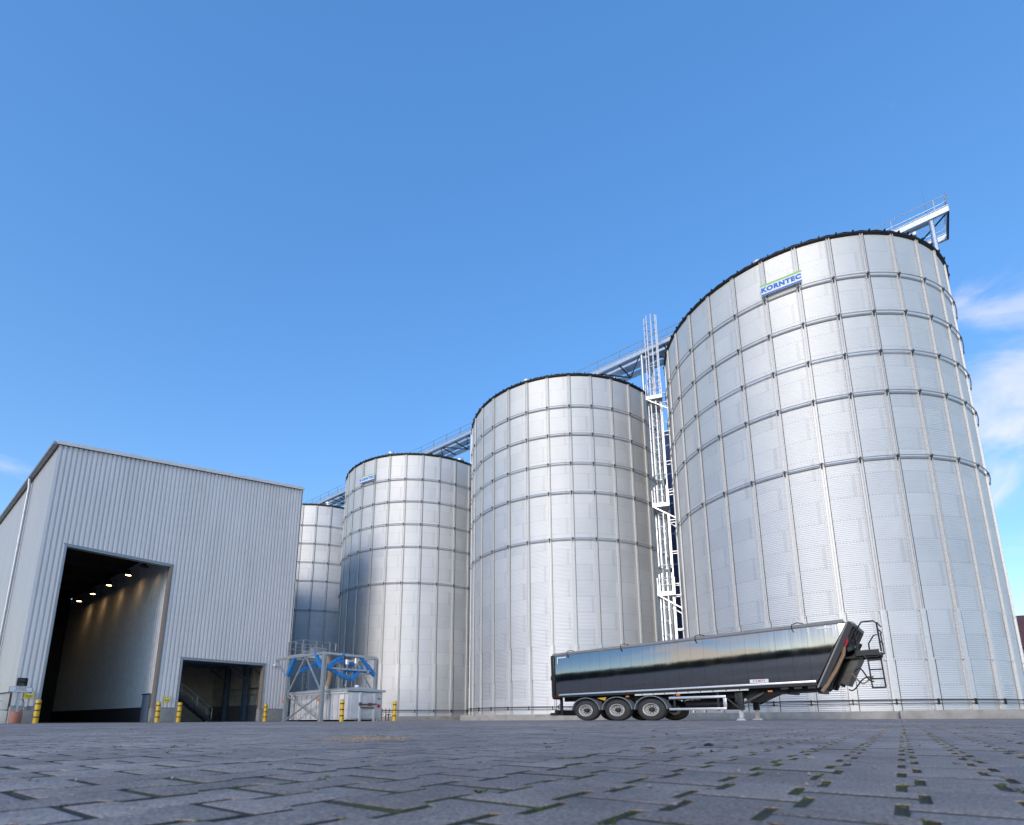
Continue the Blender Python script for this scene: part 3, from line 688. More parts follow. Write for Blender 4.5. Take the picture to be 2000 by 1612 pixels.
# ------------------------------------------------------------------ HALL
HP, HQ0, HQ1, HD = -34.90, 4.713, 18.52, 46.0      # facade plane, left and right wall, depth
HG = -0.16
def top_at(t): return 14.45 + (16.70-14.45)*t/(HQ1-HQ0)
def hall():
    t = thing('metal_hall', 'large pale corrugated metal hall with one tall gate and one low gate', 'building', PQ(HP, HQ0, 0))
    W_ = HQ1 - HQ0
    D1, D2 = (.92, 5.98, 9.10), (7.05, 12.12, 3.61); PLZ = .69
    # facade, trapezoid profile (local x = towards viewer, y = along facade)
    per = W_/64; prof = []
    for i in range(64):
        b = i*per
        prof += [(b, 0), (b + per*.56, 0), (b + per*.66, -.068), (b + per*.90, -.068)]
    prof.append((W_, 0))
    def depth(y):
        f = (y % per)/per
        return 0 if f < .56 else (-.068*(f-.56)/.10 if f < .66 else (-.068 if f < .90 else -.068*(1-f)/.10))
    ys = sorted(set([round(p[0], 5) for p in prof] + [D1[0], D1[1], D2[0], D2[1]]))
    g = MB()
    for a, b in zip(ys[:-1], ys[1:]):
        m = (a+b)/2; z0 = D1[2] if D1[0] < m < D1[1] else D2[2] if D2[0] < m < D2[1] else PLZ
        g.add([(depth(a),a,z0),(depth(b),b,z0),(depth(b),b,top_at(b)),(depth(a),a,top_at(a))], [(0,1,2,3)])
    g.build('facade_cladding', M['facade'], t)
    # other walls
    s = MB(); n = int(HD/.5)
    for i in range(n):
        x0, x1 = -HD*i/n, -HD*(i+1)/n; xm = x0 + (x1-x0)*.55; xa = x0 + (x1-x0)*.62; xb = x0 + (x1-x0)*.93
        for a, b, ya, yb in ((x0,xm,0,0),(xm,xa,0,.02),(xa,xb,.02,.02),(xb,x1,.02,0)):
            s.add([(a,ya-.002,PLZ),(b,yb-.002,PLZ),(b,yb-.002,14.42),(a,ya-.002,14.42)], [(0,1,2,3)])
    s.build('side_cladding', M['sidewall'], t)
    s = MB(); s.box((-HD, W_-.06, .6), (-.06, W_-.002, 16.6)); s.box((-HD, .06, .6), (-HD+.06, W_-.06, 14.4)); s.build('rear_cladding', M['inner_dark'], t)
    # plinth pieces
    for a, b in ((0, D1[0]), (D1[1], D2[0]), (D2[1], W_)):
        p = MB(); p.box((-.35, a + (.001 if a else -.03), HG-.3), (.015, b, PLZ-.03)); p.build('plinth', M['plinth'], t, bevel=.01)
    p = MB(); p.box((-HD, -.03, HG-.3), (-.352, .25, PLZ-.03)); p.build('plinth', M['plinth'], t)
    p = MB(); p.box((-HD, W_-.25, HG-.3), (-.352, W_+.012, PLZ-.03)); p.build('plinth', M['plinth'], t)
    f = MB(); f.box((-.05, .0, PLZ-.03), (.035, D1[0], PLZ)); f.box((-.05, D1[1], PLZ-.03), (.035, D2[0], PLZ)); f.box((-.05, D2[1], PLZ-.03), (.035, W_, PLZ)); f.build('drip_flashing', M['flashing'], t)
    # roof: mono pitch, with verge flashing, gutter
    r = MB()
    r.prism([(.10,-.12,14.47),(.10,W_+.05,16.76),(.10,W_+.05,16.92),(.10,-.12,14.60)], (-HD-.2,0,0)); rf = r.build('roof', M['facade'], t)
    v = MB(); v.prism([(.102,-.10,14.43),(.102,W_+.05,16.72),(.102,W_+.05,16.93),(.102,-.10,14.62)], (.03,0,0)); v.build('verge_flashing', M['facade'], rf)
    gu = MB(); gu.beam((.12,-.17,14.45), (-HD-.1,-.17,14.45), .18, .17); gu.build('gutter', M['flashing'], rf, bevel=.02)
    dp = MB(); x = -6.4; dp.tube([(x,-.17,14.4),(x,-.16,14.1),(x,-.13,13.9),(x,-.13,.05)], .075, 12)
    for z in (2.2, 4.2, 6.2, 8.2, 10.2, 12.2): dp.cyl((x,-.13,z), (x,-.13,z+.06), .09, 12)
    dp.build('downpipe', M['galv_dull'], t, smooth=True)
    # jambs and lintels
    for (a, b, z) in (D1, D2):
        for y, s_ in ((a, 1), (b, -1)):
            j = MB(); j.box((-.36, y, PLZ-.03 if True else 0), (.045, y + s_*.10, z-.0)); j.build('gate_jamb', M['jamb'] if s_ < 0 else M['flashing'], t)
            j = MB(); j.box((-.36, y - s_*.0005, HG-.2), (.03, y + s_*.13, PLZ-.032)); j.build('jamb_foot', M['plinth'], t)
        j = MB(); j.box((-.36, a+.101, z-.10), (.04, b-.101, z-.001)); j.box((.0, a-.05, z), (.06, b+.05, z+.06)); j.build('gate_lintel', M['flashing'], t)
        rl = MB(); rl.cyl((-.62, a+.05, z+.28), (-.62, b-.05, z+.28), .26, 20); rl.build('roller_drum', M['inner_dark'], t)
    # interior: tall lane with partition, low bay
    yp = 5.994
    g = MB(); n = 72
    for i in range(n):
        x0, x1 = -.40 - 24.4*i/n, -.40 - 24.4*(i+1)/n; w = x1-x0
        for a, b, ya, yb in ((0,.5,0,0),(.5,.62,0,.07),(.62,.88,.07,.07),(.88,1,.07,0)):
            g.add([(x0+w*a,yp+.075-ya,.72),(x0+w*b,yp+.075-yb,.72),(x0+w*b,yp+.075-yb,10.6),(x0+w*a,yp+.075-ya,10.6)], [(0,1,2,3)])
    g.build('lane_partition', M['inner'], t)
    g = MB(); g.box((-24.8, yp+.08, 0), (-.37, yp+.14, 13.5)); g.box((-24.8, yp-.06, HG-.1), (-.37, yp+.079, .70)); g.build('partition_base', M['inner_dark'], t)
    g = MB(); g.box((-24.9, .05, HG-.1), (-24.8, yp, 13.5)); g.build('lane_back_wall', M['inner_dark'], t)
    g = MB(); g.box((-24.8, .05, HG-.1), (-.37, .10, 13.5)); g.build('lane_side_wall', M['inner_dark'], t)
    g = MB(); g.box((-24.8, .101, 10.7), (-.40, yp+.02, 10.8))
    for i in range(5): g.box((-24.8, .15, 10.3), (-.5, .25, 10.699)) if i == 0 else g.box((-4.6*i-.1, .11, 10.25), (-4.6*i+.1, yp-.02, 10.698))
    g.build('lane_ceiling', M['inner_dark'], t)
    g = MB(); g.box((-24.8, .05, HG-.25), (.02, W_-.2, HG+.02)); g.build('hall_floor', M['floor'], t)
    d = MB(); d.box((-1.9, yp-.09, HG+.02), (-.75, yp-.062, 1.42)); dd = d.build('side_door', M['blue_steel'], t)
    d = MB(); d.box((-2.0, yp-.13, 1.43), (-.66, yp-.065, 1.50)); d.build('door_lintel', M['dark'], dd)
    d = MB(); d.cyl((-.95, yp-.14, .62), (-.82, yp-.14, .62), .015, 8); d.build('door_handle', M['rail'], dd)
    # low bay
    g = MB(); g.box((-11.4, 6.2, HG-.1), (-11.3, W_-.3, 4.6)); g.box((-11.3, 6.15, 4.3), (-.4, W_-.1, 4.4)); g.build('bay_back_wall', M['bay'], t)
    g = MB(); n = 46
    for i in range(n):
        x0, x1 = -.40 - 10.9*i/n, -.40 - 10.9*(i+1)/n; w = x1-x0
        for a, b, ya, yb in ((0,.5,0,0),(.5,.62,0,.03),(.62,.88,.03,.03),(.88,1,.03,0)):
            g.add([(x0+w*a,W_-.30+ya,1.0),(x0+w*b,W_-.30+yb,1.0),(x0+w*b,W_-.30+yb,4.25),(x0+w*a,W_-.30+ya,4.25)], [(0,1,2,3)])
    g.build('bay_side_sheet', M['bay'], t)
    g = MB(); g.box((-11.3, W_-.42, HG-.1), (-.37, W_-.27, 1.0)); g.build('bay_side_base', M['plinth'], t)
    g = MB(); g.beam((-11.2, W_-.36, 2.2), (-.6, W_-.36, 2.2), .08, .12); g.beam((-11.2, W_-.40, 1.75), (-.6, W_-.40, 1.75), .05, .05); g.build('wall_rail', M['galv'], t)
    for x in (-1.6, -4.6, -7.8):
        c = MB(); y = W_-.75; c.box((x-.16, y-.16, HG), (x+.16, y-.135, 4.25)); c.box((x-.16, y+.135, HG), (x+.16, y+.16, 4.25)); c.box((x-.02, y-.134, HG), (x+.02, y+.134, 4.25)); c.build('column', M['blue_steel'], t)
    for x in (-1.6, -4.6, -7.8):
        c = MB(); c.beam((x, 6.3, 4.0), (x, W_-.4, 4.0), .20, .42); c.beam((x, W_-2.2, 3.85), (x, W_-.9, 2.9), .12, .14); c.build('roof_beam', M['blue_steel'], t)
    # steel stair inside the low bay
    st = thing('steel_stair', 'dark steel stair with handrails just inside the low gate', 'stair', PQ(HP-2.6, HQ0+9.95, HG+.02))
    nst, rise, run = 12, .185, .235
    for x in (-.42, .42):
        b = MB(); b.beam((x, 0, .05), (x, -nst*run, nst*rise+.05), .05, .22); b.build('stringer', M['dark'], st)
        b = MB()
        for i in range(0, nst+1, 4): b.cyl((x, -i*run, i*rise), (x, -i*run, i*rise+.85), .022, 8)
        for z in (.45, .85): b.cyl((x, 0, z), (x, -nst*run, nst*rise+z), .022, 8)
        b.build('handrail', M['rail'], st)
    for i in range(nst):
        b = MB(); b.box((-.40, -i*run-.22, (i+.9)*rise-.03), (.40, -i*run, (i+.9)*rise)); b.build('step', M['galv_dull'], st)
    pl = MB(); pl.box((-.45, -nst*run-.75, nst*rise-.1), (.45, -nst*run, nst*rise)); pl.build('landing', M['dark'], st)
    return t
hall()
# gate lamps, lit
for i, pp in enumerate((-37.2, -40.27, -44.42, -48.49, -52.33)):
    lb = ['lit lamp just behind the lintel of the tall gate', 'lit ceiling lamp nearest the opening, rightmost warm spot in the tall gate', 'second lit ceiling lamp from the opening of the tall gate', 'third lit ceiling lamp from the opening of the tall gate', 'lit ceiling lamp deepest in the tall gate, leftmost warm spot'][i]
    t = thing('ceiling_lamp', lb, 'lamp', PQ(pp, 9.9, 9.30), group='lamps inside the tall gate')
    g = MB(); g.lathe([(.10,.30),(.12,.10),(.24,.02),(.24,-.03),(.21,-.03),(.21,.0),(.001,.01)], 20); g.cyl((0,0,.28), (0,0,1.2), .018, 6); g.build('housing', M['dark'], t, smooth=True)
    if i:
        g = MB(); g.lathe([(.15,-.034),(.001,-.036)], 20); g.build('diffuser', M['lamp'], t)
    ld = bpy.data.lights.new('lamp_light', 'SPOT'); ld.energy = 3.6; ld.color = (1,.66,.33); ld.spot_size = R_(105); ld.spot_blend = .7; ld.shadow_soft_size = .12
    lo = bpy.data.objects.new('lamp_light', ld); COL.objects.link(lo); lo.parent = t; lo.location = (0, .0, -.06)
    lo.rotation_euler = (R_(24), 0, 0)

# ------------------------------------------------------------------ BOLLARDS
def bollard():
    t = thing('bollard', '', 'bollard', (0,0,0), 0); r, h = .112, 1.13
    g = MB(); g.lathe([(r, -.1), (r, h-.03), (r*.93, h-.008), (r*.7, h), (.001, h+.004)], 28); g.build('post', M['yellow'], t, smooth=True)
    for z in (.30, .62, .93):
        g = MB(); g.lathe([(r+.0005, z-.03), (r+.003, z-.03), (r+.003, z+.03), (r+.0005, z+.03)], 28); g.build('black_band', M['black'], t, smooth=True)
    return t
b0 = bollard()
for i, (p, q, lb) in enumerate([(-34.1, 5.55, 'yellow bollard with black bands left of the tall gate, beside the terracotta pot'),
        (-34.1, 10.66, 'yellow bollard with black bands at the right jamb of the tall gate'),
        (-34.1, 11.73, 'yellow bollard with black bands at the left jamb of the low gate'),
        (-34.1, 16.74, 'yellow bollard with black bands at the right jamb of the low gate'),
        (-24.6, 16.15, 'yellow bollard with black bands in front of the corner of the roll-off skip'),
        (-24.7, 19.7, 'yellow bollard with black bands standing alone right of the roll-off skip')]):
    b = b0 if i == 0 else copy_tree(b0)
    b.location = PQ(p, q, gpq(p, q)); b.rotation_euler.z = i*1.1; b['label'] = lb; b['group'] = 'yellow bollards along the yard'

# ------------------------------------------------------------------ signal, signs, cabinet
def signal():
    loc = PQ(-34.15, 4.83); loc.z = gz(loc.x, loc.y)
    fa = math.atan2(-loc.y, -loc.x) + math.pi/2 + R_(12)
    t = thing('planter_pot', 'round terracotta pot filled with concrete at the corner of the hall', 'pot', loc, fa)
    g = MB(); g.lathe([(.19,0),(.225,.06),(.228,.48),(.222,.55),(.19,.56),(.18,.52),(.001,.51)], 32); g.build('pot_body', M['terracotta'], t, smooth=True)
    g = MB(); g.lathe([(.183,.523),(.001,.53)], 24); g.build('fill', M['concrete'], t)
    s = thing('signal_post', 'traffic light post with grey notice panel standing in the terracotta pot', 'traffic light', loc + Vector((0,0,.525)), fa)
    g = MB(); g.beam((0,0,-.1), (0,0,1.45), .07, .06); g.build('post', M['galv_dull'], s)
    g = MB(); g.box((-.43,-.06,.94), (.43,-.035,1.20)); bd = g.build('notice_panel', M['flashing'], s, bevel=.01)
    g = MB(); g.box((-.40,-.066,.965), (.40,-.061,1.175)); g.build('panel_face', M['board'], bd)
    g = MB()
    for z, w in ((1.135,.20),(1.085,.17),(1.035,.24)):
        x = -w
        while x < w:
            ww = rnd.uniform(.03,.07); g.box((x,-.069,z-.012), (min(w,x+ww),-.0665,z+.012)); x += ww + .018
    g.build('panel_writing', M['dark'], bd)
    g = MB(); g.box((-.19,-.10,1.24), (.19,.06,1.62)); h = g.build('signal_head', M['black'], s, bevel=.02)
    for z in (1.34, 1.53):
        g = MB(); g.lathe([(.13,.0),(.125,.02),(.07,.045),(.001,.05)], 24, axis=(0,-1,0), o=(0,-.10,z)); g.scale(lambda v: Vector((v.x, v.y, z + (v.z-z)*.66))); g.build('signal_lens', M['lens'], h, smooth=True)
        g = MB(); pts = [(.145*math.cos(R_(a)), -.10, z+.095*math.sin(R_(a))) for a in range(-10, 191, 20)]
        for a, b in zip(pts[:-1], pts[1:]): g.add([a, b, (b[0], -.24, b[2]-.01), (a[0], -.24, a[2]-.01)], [(0,1,2,3)])
        g.build('signal_hood', M['black'], h)
    g = MB(); g.tube([(.06,.05,.62),(.16,.07,.60),(.22,.07,.48),(.24,.07,.28),(.20,.07,.12),(.12,.06,.02)], .014, 8); g.build('cable', M['black'], s, smooth=True)
signal()
def cctv_sign(p, q, z, s, label):
    t = thing('warning_sign', label, 'sign', PQ(p, q, z), ALPHA + R_(90), 'yellow camera warning signs')
    g = MB(); g.box((-s/2,-.006,-s/2), (s/2,.0,s/2)); g.build('plate', M['sign_yellow'], t)
    g = MB(); g.box((-s*.14,-.010,s*.0), (s*.36,-.0065,s*.40)); g.build('pictogram_field', M['board'], t)
    g = MB(); g.box((.0,-.014,s*.16), (s*.22,-.0105,s*.30)); g.add([(s*.0,-.014,s*.23),(-s*.08,-.014,s*.31),(-s*.08,-.014,s*.15)], [(0,1,2)]); g.build('camera_pictogram', M['black'], t)
    g = MB(); 
    for z_, w in ((-.12,.36),(-.22,.40),(-.32,.30)):
        x = -w*s
        while x < w*s:
            ww = rnd.uniform(.04,.10)*s*2; g.box((x,-.010,z_*s-.018*s), (min(w*s,x+ww),-.0065,z_*s+.018*s)); x += ww + .03*s
    g.build('sign_writing', M['dark'], t)
cctv_sign(HP+.075, 5.27, 1.23, .36, 'yellow camera warning sign left of the tall gate')
cctv_sign(HP+.075, 11.27, 1.17, .34, 'yellow camera warning sign on the pier between the two gates')
t = thing('key_box', 'small white switch box on the plinth left of the tall gate', 'switch box', PQ(HP+.016, 5.19, .60), ALPHA + R_(90))
g = MB(); g.box((-.055,-.07,-.09), (.055,0,.09)); g.build('housing', M['white'], t, bevel=.008); g = MB(); g.box((-.02,-.082,-.05), (.02,-.071,.03)); g.build('switch', M['dark'], t)
t = thing('wall_lamp', 'small white wall lamp right of the low gate', 'wall lamp', PQ(HP+.005, 17.44, 3.57), ALPHA + R_(90))
g = MB(); g.lathe([(.09,0),(.09,.05),(.05,.06)], 16, axis=(0,-1,0)); g.build('mount', M['flashing'], t); g = MB(); g.lathe([(.10,.06),(.12,.12),(.08,.17),(.001,.19)], 16, axis=(0,-1,0)); g.build('globe', M['board'], t, smooth=True)
def cabinet():
    t = thing('electrical_cabinet', 'beige electrical cabinet with slanted top against the left side wall of the hall', 'cabinet', PQ(-36.4, 4.10, gpq(-36.4, 4.1)))
    g = MB(); g.box((0,0,0), (1.15,.56,.62)); g.build('plinth_box', M['cabinet'], t, bevel=.01)
    g = MB(); g.prism([(0.02,.02,.66),(0.02,.54,.66),(0.02,.54,1.48),(0.02,.02,1.38)], (1.11,0,0)); u = g.build('cabinet_body', M['cabinet'], t, bevel=.01)
    g = MB(); g.prism([(-.02,-.03,1.385),(-.02,.56,1.50),(-.02,.56,1.53),(-.02,-.03,1.415)], (1.19,0,0)); g.build('rain_cover', M['dark'], u)
    g = MB(); g.lathe([(.045,0),(.045,.01),(.001,.012)], 16, axis=(1,0,0), o=(1.133,.26,1.08)); g.build('lock', M['board'], u); g = MB(); g.lathe([(.02,0),(.001,.006)], 10, axis=(1,0,0), o=(1.147,.26,1.08)); g.build('lock_core', M['dark'], u)
cabinet()

# ------------------------------------------------------------------ ROLL-OFF SKIP with lid
def skip():
    p0, p1, q0, q1 = -31.35, -25.30, 16.95, 19.25
    zb = gpq(-28, 18)
    t = thing('rolloff_skip', 'pale grey ribbed roll-off skip with a sheet lid under the steel frame', 'skip', PQ(p1, q0, zb))
    L, W_ = p1-p0, q1-q0; H = 1.62
    g = MB(); g.prism([(0,.06,.10),(0,W_-.06,.10),(0,W_,.30),(0,W_,H),(0,0,H),(0,0,.30)], (-L,0,0)); body = g.build('body', M['cont'], t, bevel=.012)
    n = 11
    for i in range(n):
        x = -L + .15 + i*(L-.5)/(n-1); g = MB(); g.box((x-.04,-.075,.16), (x+.04,-.002,H-.06)); g.build('rib', M['cont'], body)
    g = MB()
    for z, x1 in ((.48,-3.9),(1.0,-3.9)): g.box((-L+.1,-.055,z-.03), (x1,-.003,z+.03))
    g.box((-L,-.09,H-.08), (0,-.004,H+.02)); g.box((-L,-.05,.10), (0,-.003,.16)); g.build('side_rail', M['cont'], body)
    # rear door with rounded corners, two posts, lock bar
    g = MB(); g.box((.005,.16,.16), (.05,W_-.16,H-.05)); dr = g.build('rear_door', M['cont'], t, bevel=.02)
    for y in (.74, W_-.62):
        g = MB(); g.box((.052,y-.07,.0), (.13,y+.07,H-.02)); g.build('door_post', M['cont'], dr, bevel=.01)
    g = MB(); g.box((.055,.84,.80), (.10,W_-.70,1.42)); g.build('door_panel', M['cont'], dr, bevel=.008)
    g = MB(); g.cyl((.17,.66,.93), (.17,W_-.5,.97), .035, 10); g.box((.13,.62,.85), (.22,.76,1.04)); g.box((.13,1.25,.86), (.20,1.45,1.02)); g.box((.06,.72,.72), (.14,W_-.6,.77)); g.build('lock_bar', M['rust'], dr)
    g = MB(); g.lathe([(.11,0),(.11,.006),(.001,.008)], 20, axis=(1,0,0), o=(.06,W_-.28,.86)); g.build('round_sticker', M['red'], dr)
    g = MB(); g.box((.052,W_-.36,1.22), (.056,W_-.16,1.31)); g.build('label_plate', M['strap'], dr)
    g = MB(); g.box((-.62,-.082,1.22), (-.30,-.078,1.46)); g.build('white_sticker', M['board'], body)
    g = MB()
    for y in (.62, W_-.62): g.box((-L,y-.08,.0), (0,y+.08,.10))
    g.cyl((-.25,.45,.09), (-.25,W_-.45,.09), .09, 14); g.build('runner', M['rust'], t)
    # lid
    zt = H + .035; g = MB(); x0, x1, y0, y1 = -L-.1, .12, -.14, W_+.14
    a = [(x0,y0,zt),(x1,y0,zt),(x1,y1,zt),(x0,y1,zt),(x0,y0,zt+.10),(x1,y0,zt+.10),(x1,y1,zt+.10),(x0,y1,zt+.10),(x0+.6,W_/2,zt+.30),(x1-.6,W_/2,zt+.30)]
    g.add(a, [(0,3,2,1),(0,1,5,4),(1,2,6,5),(2,3,7,6),(3,0,4,7),(4,5,9,8),(6,7,8,9),(5,6,9),(7,4,8)]); ld = g.build('lid', M['lid'], t)
    for x in (-4.4, -3.95):
        g = MB(); g.lathe([(.17,0),(.17,.22),(.15,.22),(.15,.05)], 20, o=(x, 1.0, zt+.26)); g.build('inlet_collar', M['galv'], ld, smooth=True)
    g = MB(); g.lathe([(.12,0),(.12,.12),(.001,.16)], 16, o=(-.9, W_/2, zt+.27)); g.build('lid_cap', M['board'], ld, smooth=True)
skip()

# ------------------------------------------------------------------ STEEL FRAME over the skip
def frame():
    p0, p1, q0, q1 = -30.75, -26.85, 16.30, 19.85; zg = gpq(-28.5, 18)
    t = thing('loading_frame', 'galvanised steel frame on four posts with blue arms standing over the skip', 'steel frame', PQ(p1, q0, zg))
    L, W_ = p1-p0, q1-q0; H = 3.78
    def ipost(x, y):
        g = MB(); g.box((x-.10,y-.10,0), (x+.10,y-.082,H)); g.box((x-.10,y+.082,0), (x+.10,y+.10,H)); g.box((x-.012,y-.081,0), (x+.012,y+.081,H)); g.box((x-.17,y-.17,-.02), (x+.17,y+.17,.02)); return g
    for x, y in ((0,0),(-L,0),(0,W_),(-L,W_)): ipost(x, y).build('post', M['galv_dull'], t)
    for a, b in (((0,0),(-L-1.6,0)), ((0,W_),(-L-.4,W_)), ((0,0),(0,W_)), ((-L,0),(-L,W_))):
        g = MB(); g.beam((*a, H+.05), (*b, H+.05), .14, .14); g.build('top_beam', M['galv_dull'], t)
    for a, b in (((0,0,1.58),(-L,0,1.58)), ((0,W_,2.9),(-L,W_,2.9)), ((0,.1,3.0),(0,W_-.1,3.0))):
        g = MB(); g.beam(a, b, .09, .09); g.build('cross_beam', M['galv_dull'], t)
    def brace(*pts):
        g = MB()
        for a, b in zip(pts[:-1], pts[1:]): g.beam(a, b, .07, .07)
        g.build('brace', M['galv_dull'], t)
    brace((-.1,0,1.62), (-L*.52,0,H), (-L+.1,0,1.62)); brace((-.1,0,1.52), (-L+.1,0,.08)); brace((-L+.1,0,1.52), (-.1,0,.08)); brace((-.1,W_,1.62), (-L*.52,W_,H-.1), (-L+.1,W_,1.62))
    brace((-L-.1,0,2.6), (-L-1.55,0,H)); brace((-.1,W_,.1), (-L+.1,W_,1.5))
    def arm(a, b):
        g = MB(); a, b = Vector(a), Vector(b); m = a.lerp(b, .55); g.beam(a, m, .20, .21); g.beam(m, b, .15, .16)
        for k in (.06, .5, .94): g.beam(a.lerp(b, k)-Vector((0,0,.11)), a.lerp(b, k)+Vector((0,0,.11)), .07, .07)
        g.build('blue_arm', M['blue'], t, bevel=.01)
    arm((-.12,-.02,2.95), (-.95,-.02,H+.12)); arm((.0,.18,2.95), (.0,1.25,H+.08)); arm((-.1,1.75,2.1+.35), (-.1,.25,3.0)); arm((-.05,1.85,2.4), (-.05,2.6,3.2))
    arm((-.05,W_-.05,2.75), (-.05,W_-1.15,H+.05)); arm((-L+.1,-.05,2.75), (-L+.75,-.05,H)); arm((-L+.4,.4,3.0), (-L+.4,1.7,3.6)); arm((-L*.5,W_-.3,3.5), (-L*.5,W_-1.4,3.7)); arm((-.2,1.5,2.95),(-.2,3.0,2.98))
    for x, y in ((-L*.45,W_-.9), (-.8,W_-.9)):
        g = MB(); g.cyl((x,y,H), (x,y,H-.3), .12, 12); g.cyl((x,y,H-.3), (x,y,2.0), .014, 6); g.tube([(x-.15,y,1.9),(x,y,2.02),(x+.15,y,1.9)], .012, 6); g.build('hoist', M['alu'], t)
    for x in (0, -L):
        g = MB(); g.box((x-.13,-.20,1.12), (x-.03,-.102,1.26)); g.build('warning_light', M['orange'], t)
    g = MB(); g.cyl((-.02,W_+.02,.3), (-.02,W_+.02,2.6), .03, 8); g.build('supply_cable', M['blue_steel'], t)
    # platform with railing
    pf = thing('service_platform', 'small railed service platform with drive motor above the far end of the skip', 'platform', PQ(-30.45, 16.95, 3.87 + .02))
    a, b = -1.75, 1.85
    g = MB(); g.box((a,0,-.02), (0,b,.02)); g.beam((a,0,-.02), (0,0,-.02), .05, .22); g.beam((0,0,-.02), (0,b,-.02), .05, .22); g.beam((a,b,-.02), (0,b,-.02), .05, .22); g.beam((a,0,-.02), (a,b,-.02), .05, .22); g.build('deck', M['galv'], pf)
    g = MB()
    for x, y in ((0,0),(0,b/2),(0,b),(a/2,0),(a,0),(a,b),(a,b/2),(a/2,b)): g.beam((x,y,0), (x,y,.96), .05, .05)
    for z in (.5, .96): g.tube([(0,b+.45,z),(0,0,z),(a,0,z),(a,b,z)], .02, 6); 
    g.cyl((0,b+.45,.96), (0,b+.45,.5), .02, 6); g.build('railing', M['rail'], pf)
    g = MB(); g.cyl((-.9,.55,.28), (-.9,1.15,.28), .17, 16); g.cyl((-.9,1.15,.28), (-.9,1.3,.28), .12, 16); g.box((-.75,.9,.02), (-.15,1.7,.62)); g.build('drive_motor', M['flashing'], pf, bevel=.01)
    g = MB()
    for y in (.4,.8): g.beam((-1.1,y+.35,-4.0), (-1.1,y+.35,.9), .04, .05)
    for i in range(15): g.cyl((-1.1,.75,-3.8+i*.27), (-1.1,1.15,-3.8+i*.27), .014, 6)
    g.build('ladder', M['rail'], pf)
    # hose
    h = MB(); pts = []
    A, B = Vector((-29.25, 17.95, 3.8)), Vector((-29.25, 17.95, 1.85))
    for i in range(25):
        k = i/24; p = A.lerp(B, k); pts.append(Vector((p.x + .12*math.sin(k*3.6), p.y + .22*math.sin(k*2.4)-.02, p.z)))
    h.tube([p - pts[-1] for p in pts], [.145 + .012*(i % 2) for i in range(25)], 14)
    tag(h.build('filling_hose', M['hose'], loc=E1*pts[-1].x + E2*pts[-1].y + Vector((0,0,pts[-1].z)), rotz=ALPHA, smooth=True), 'brown flexible filling hose hanging from the platform to the skip lid', 'hose')
frame()

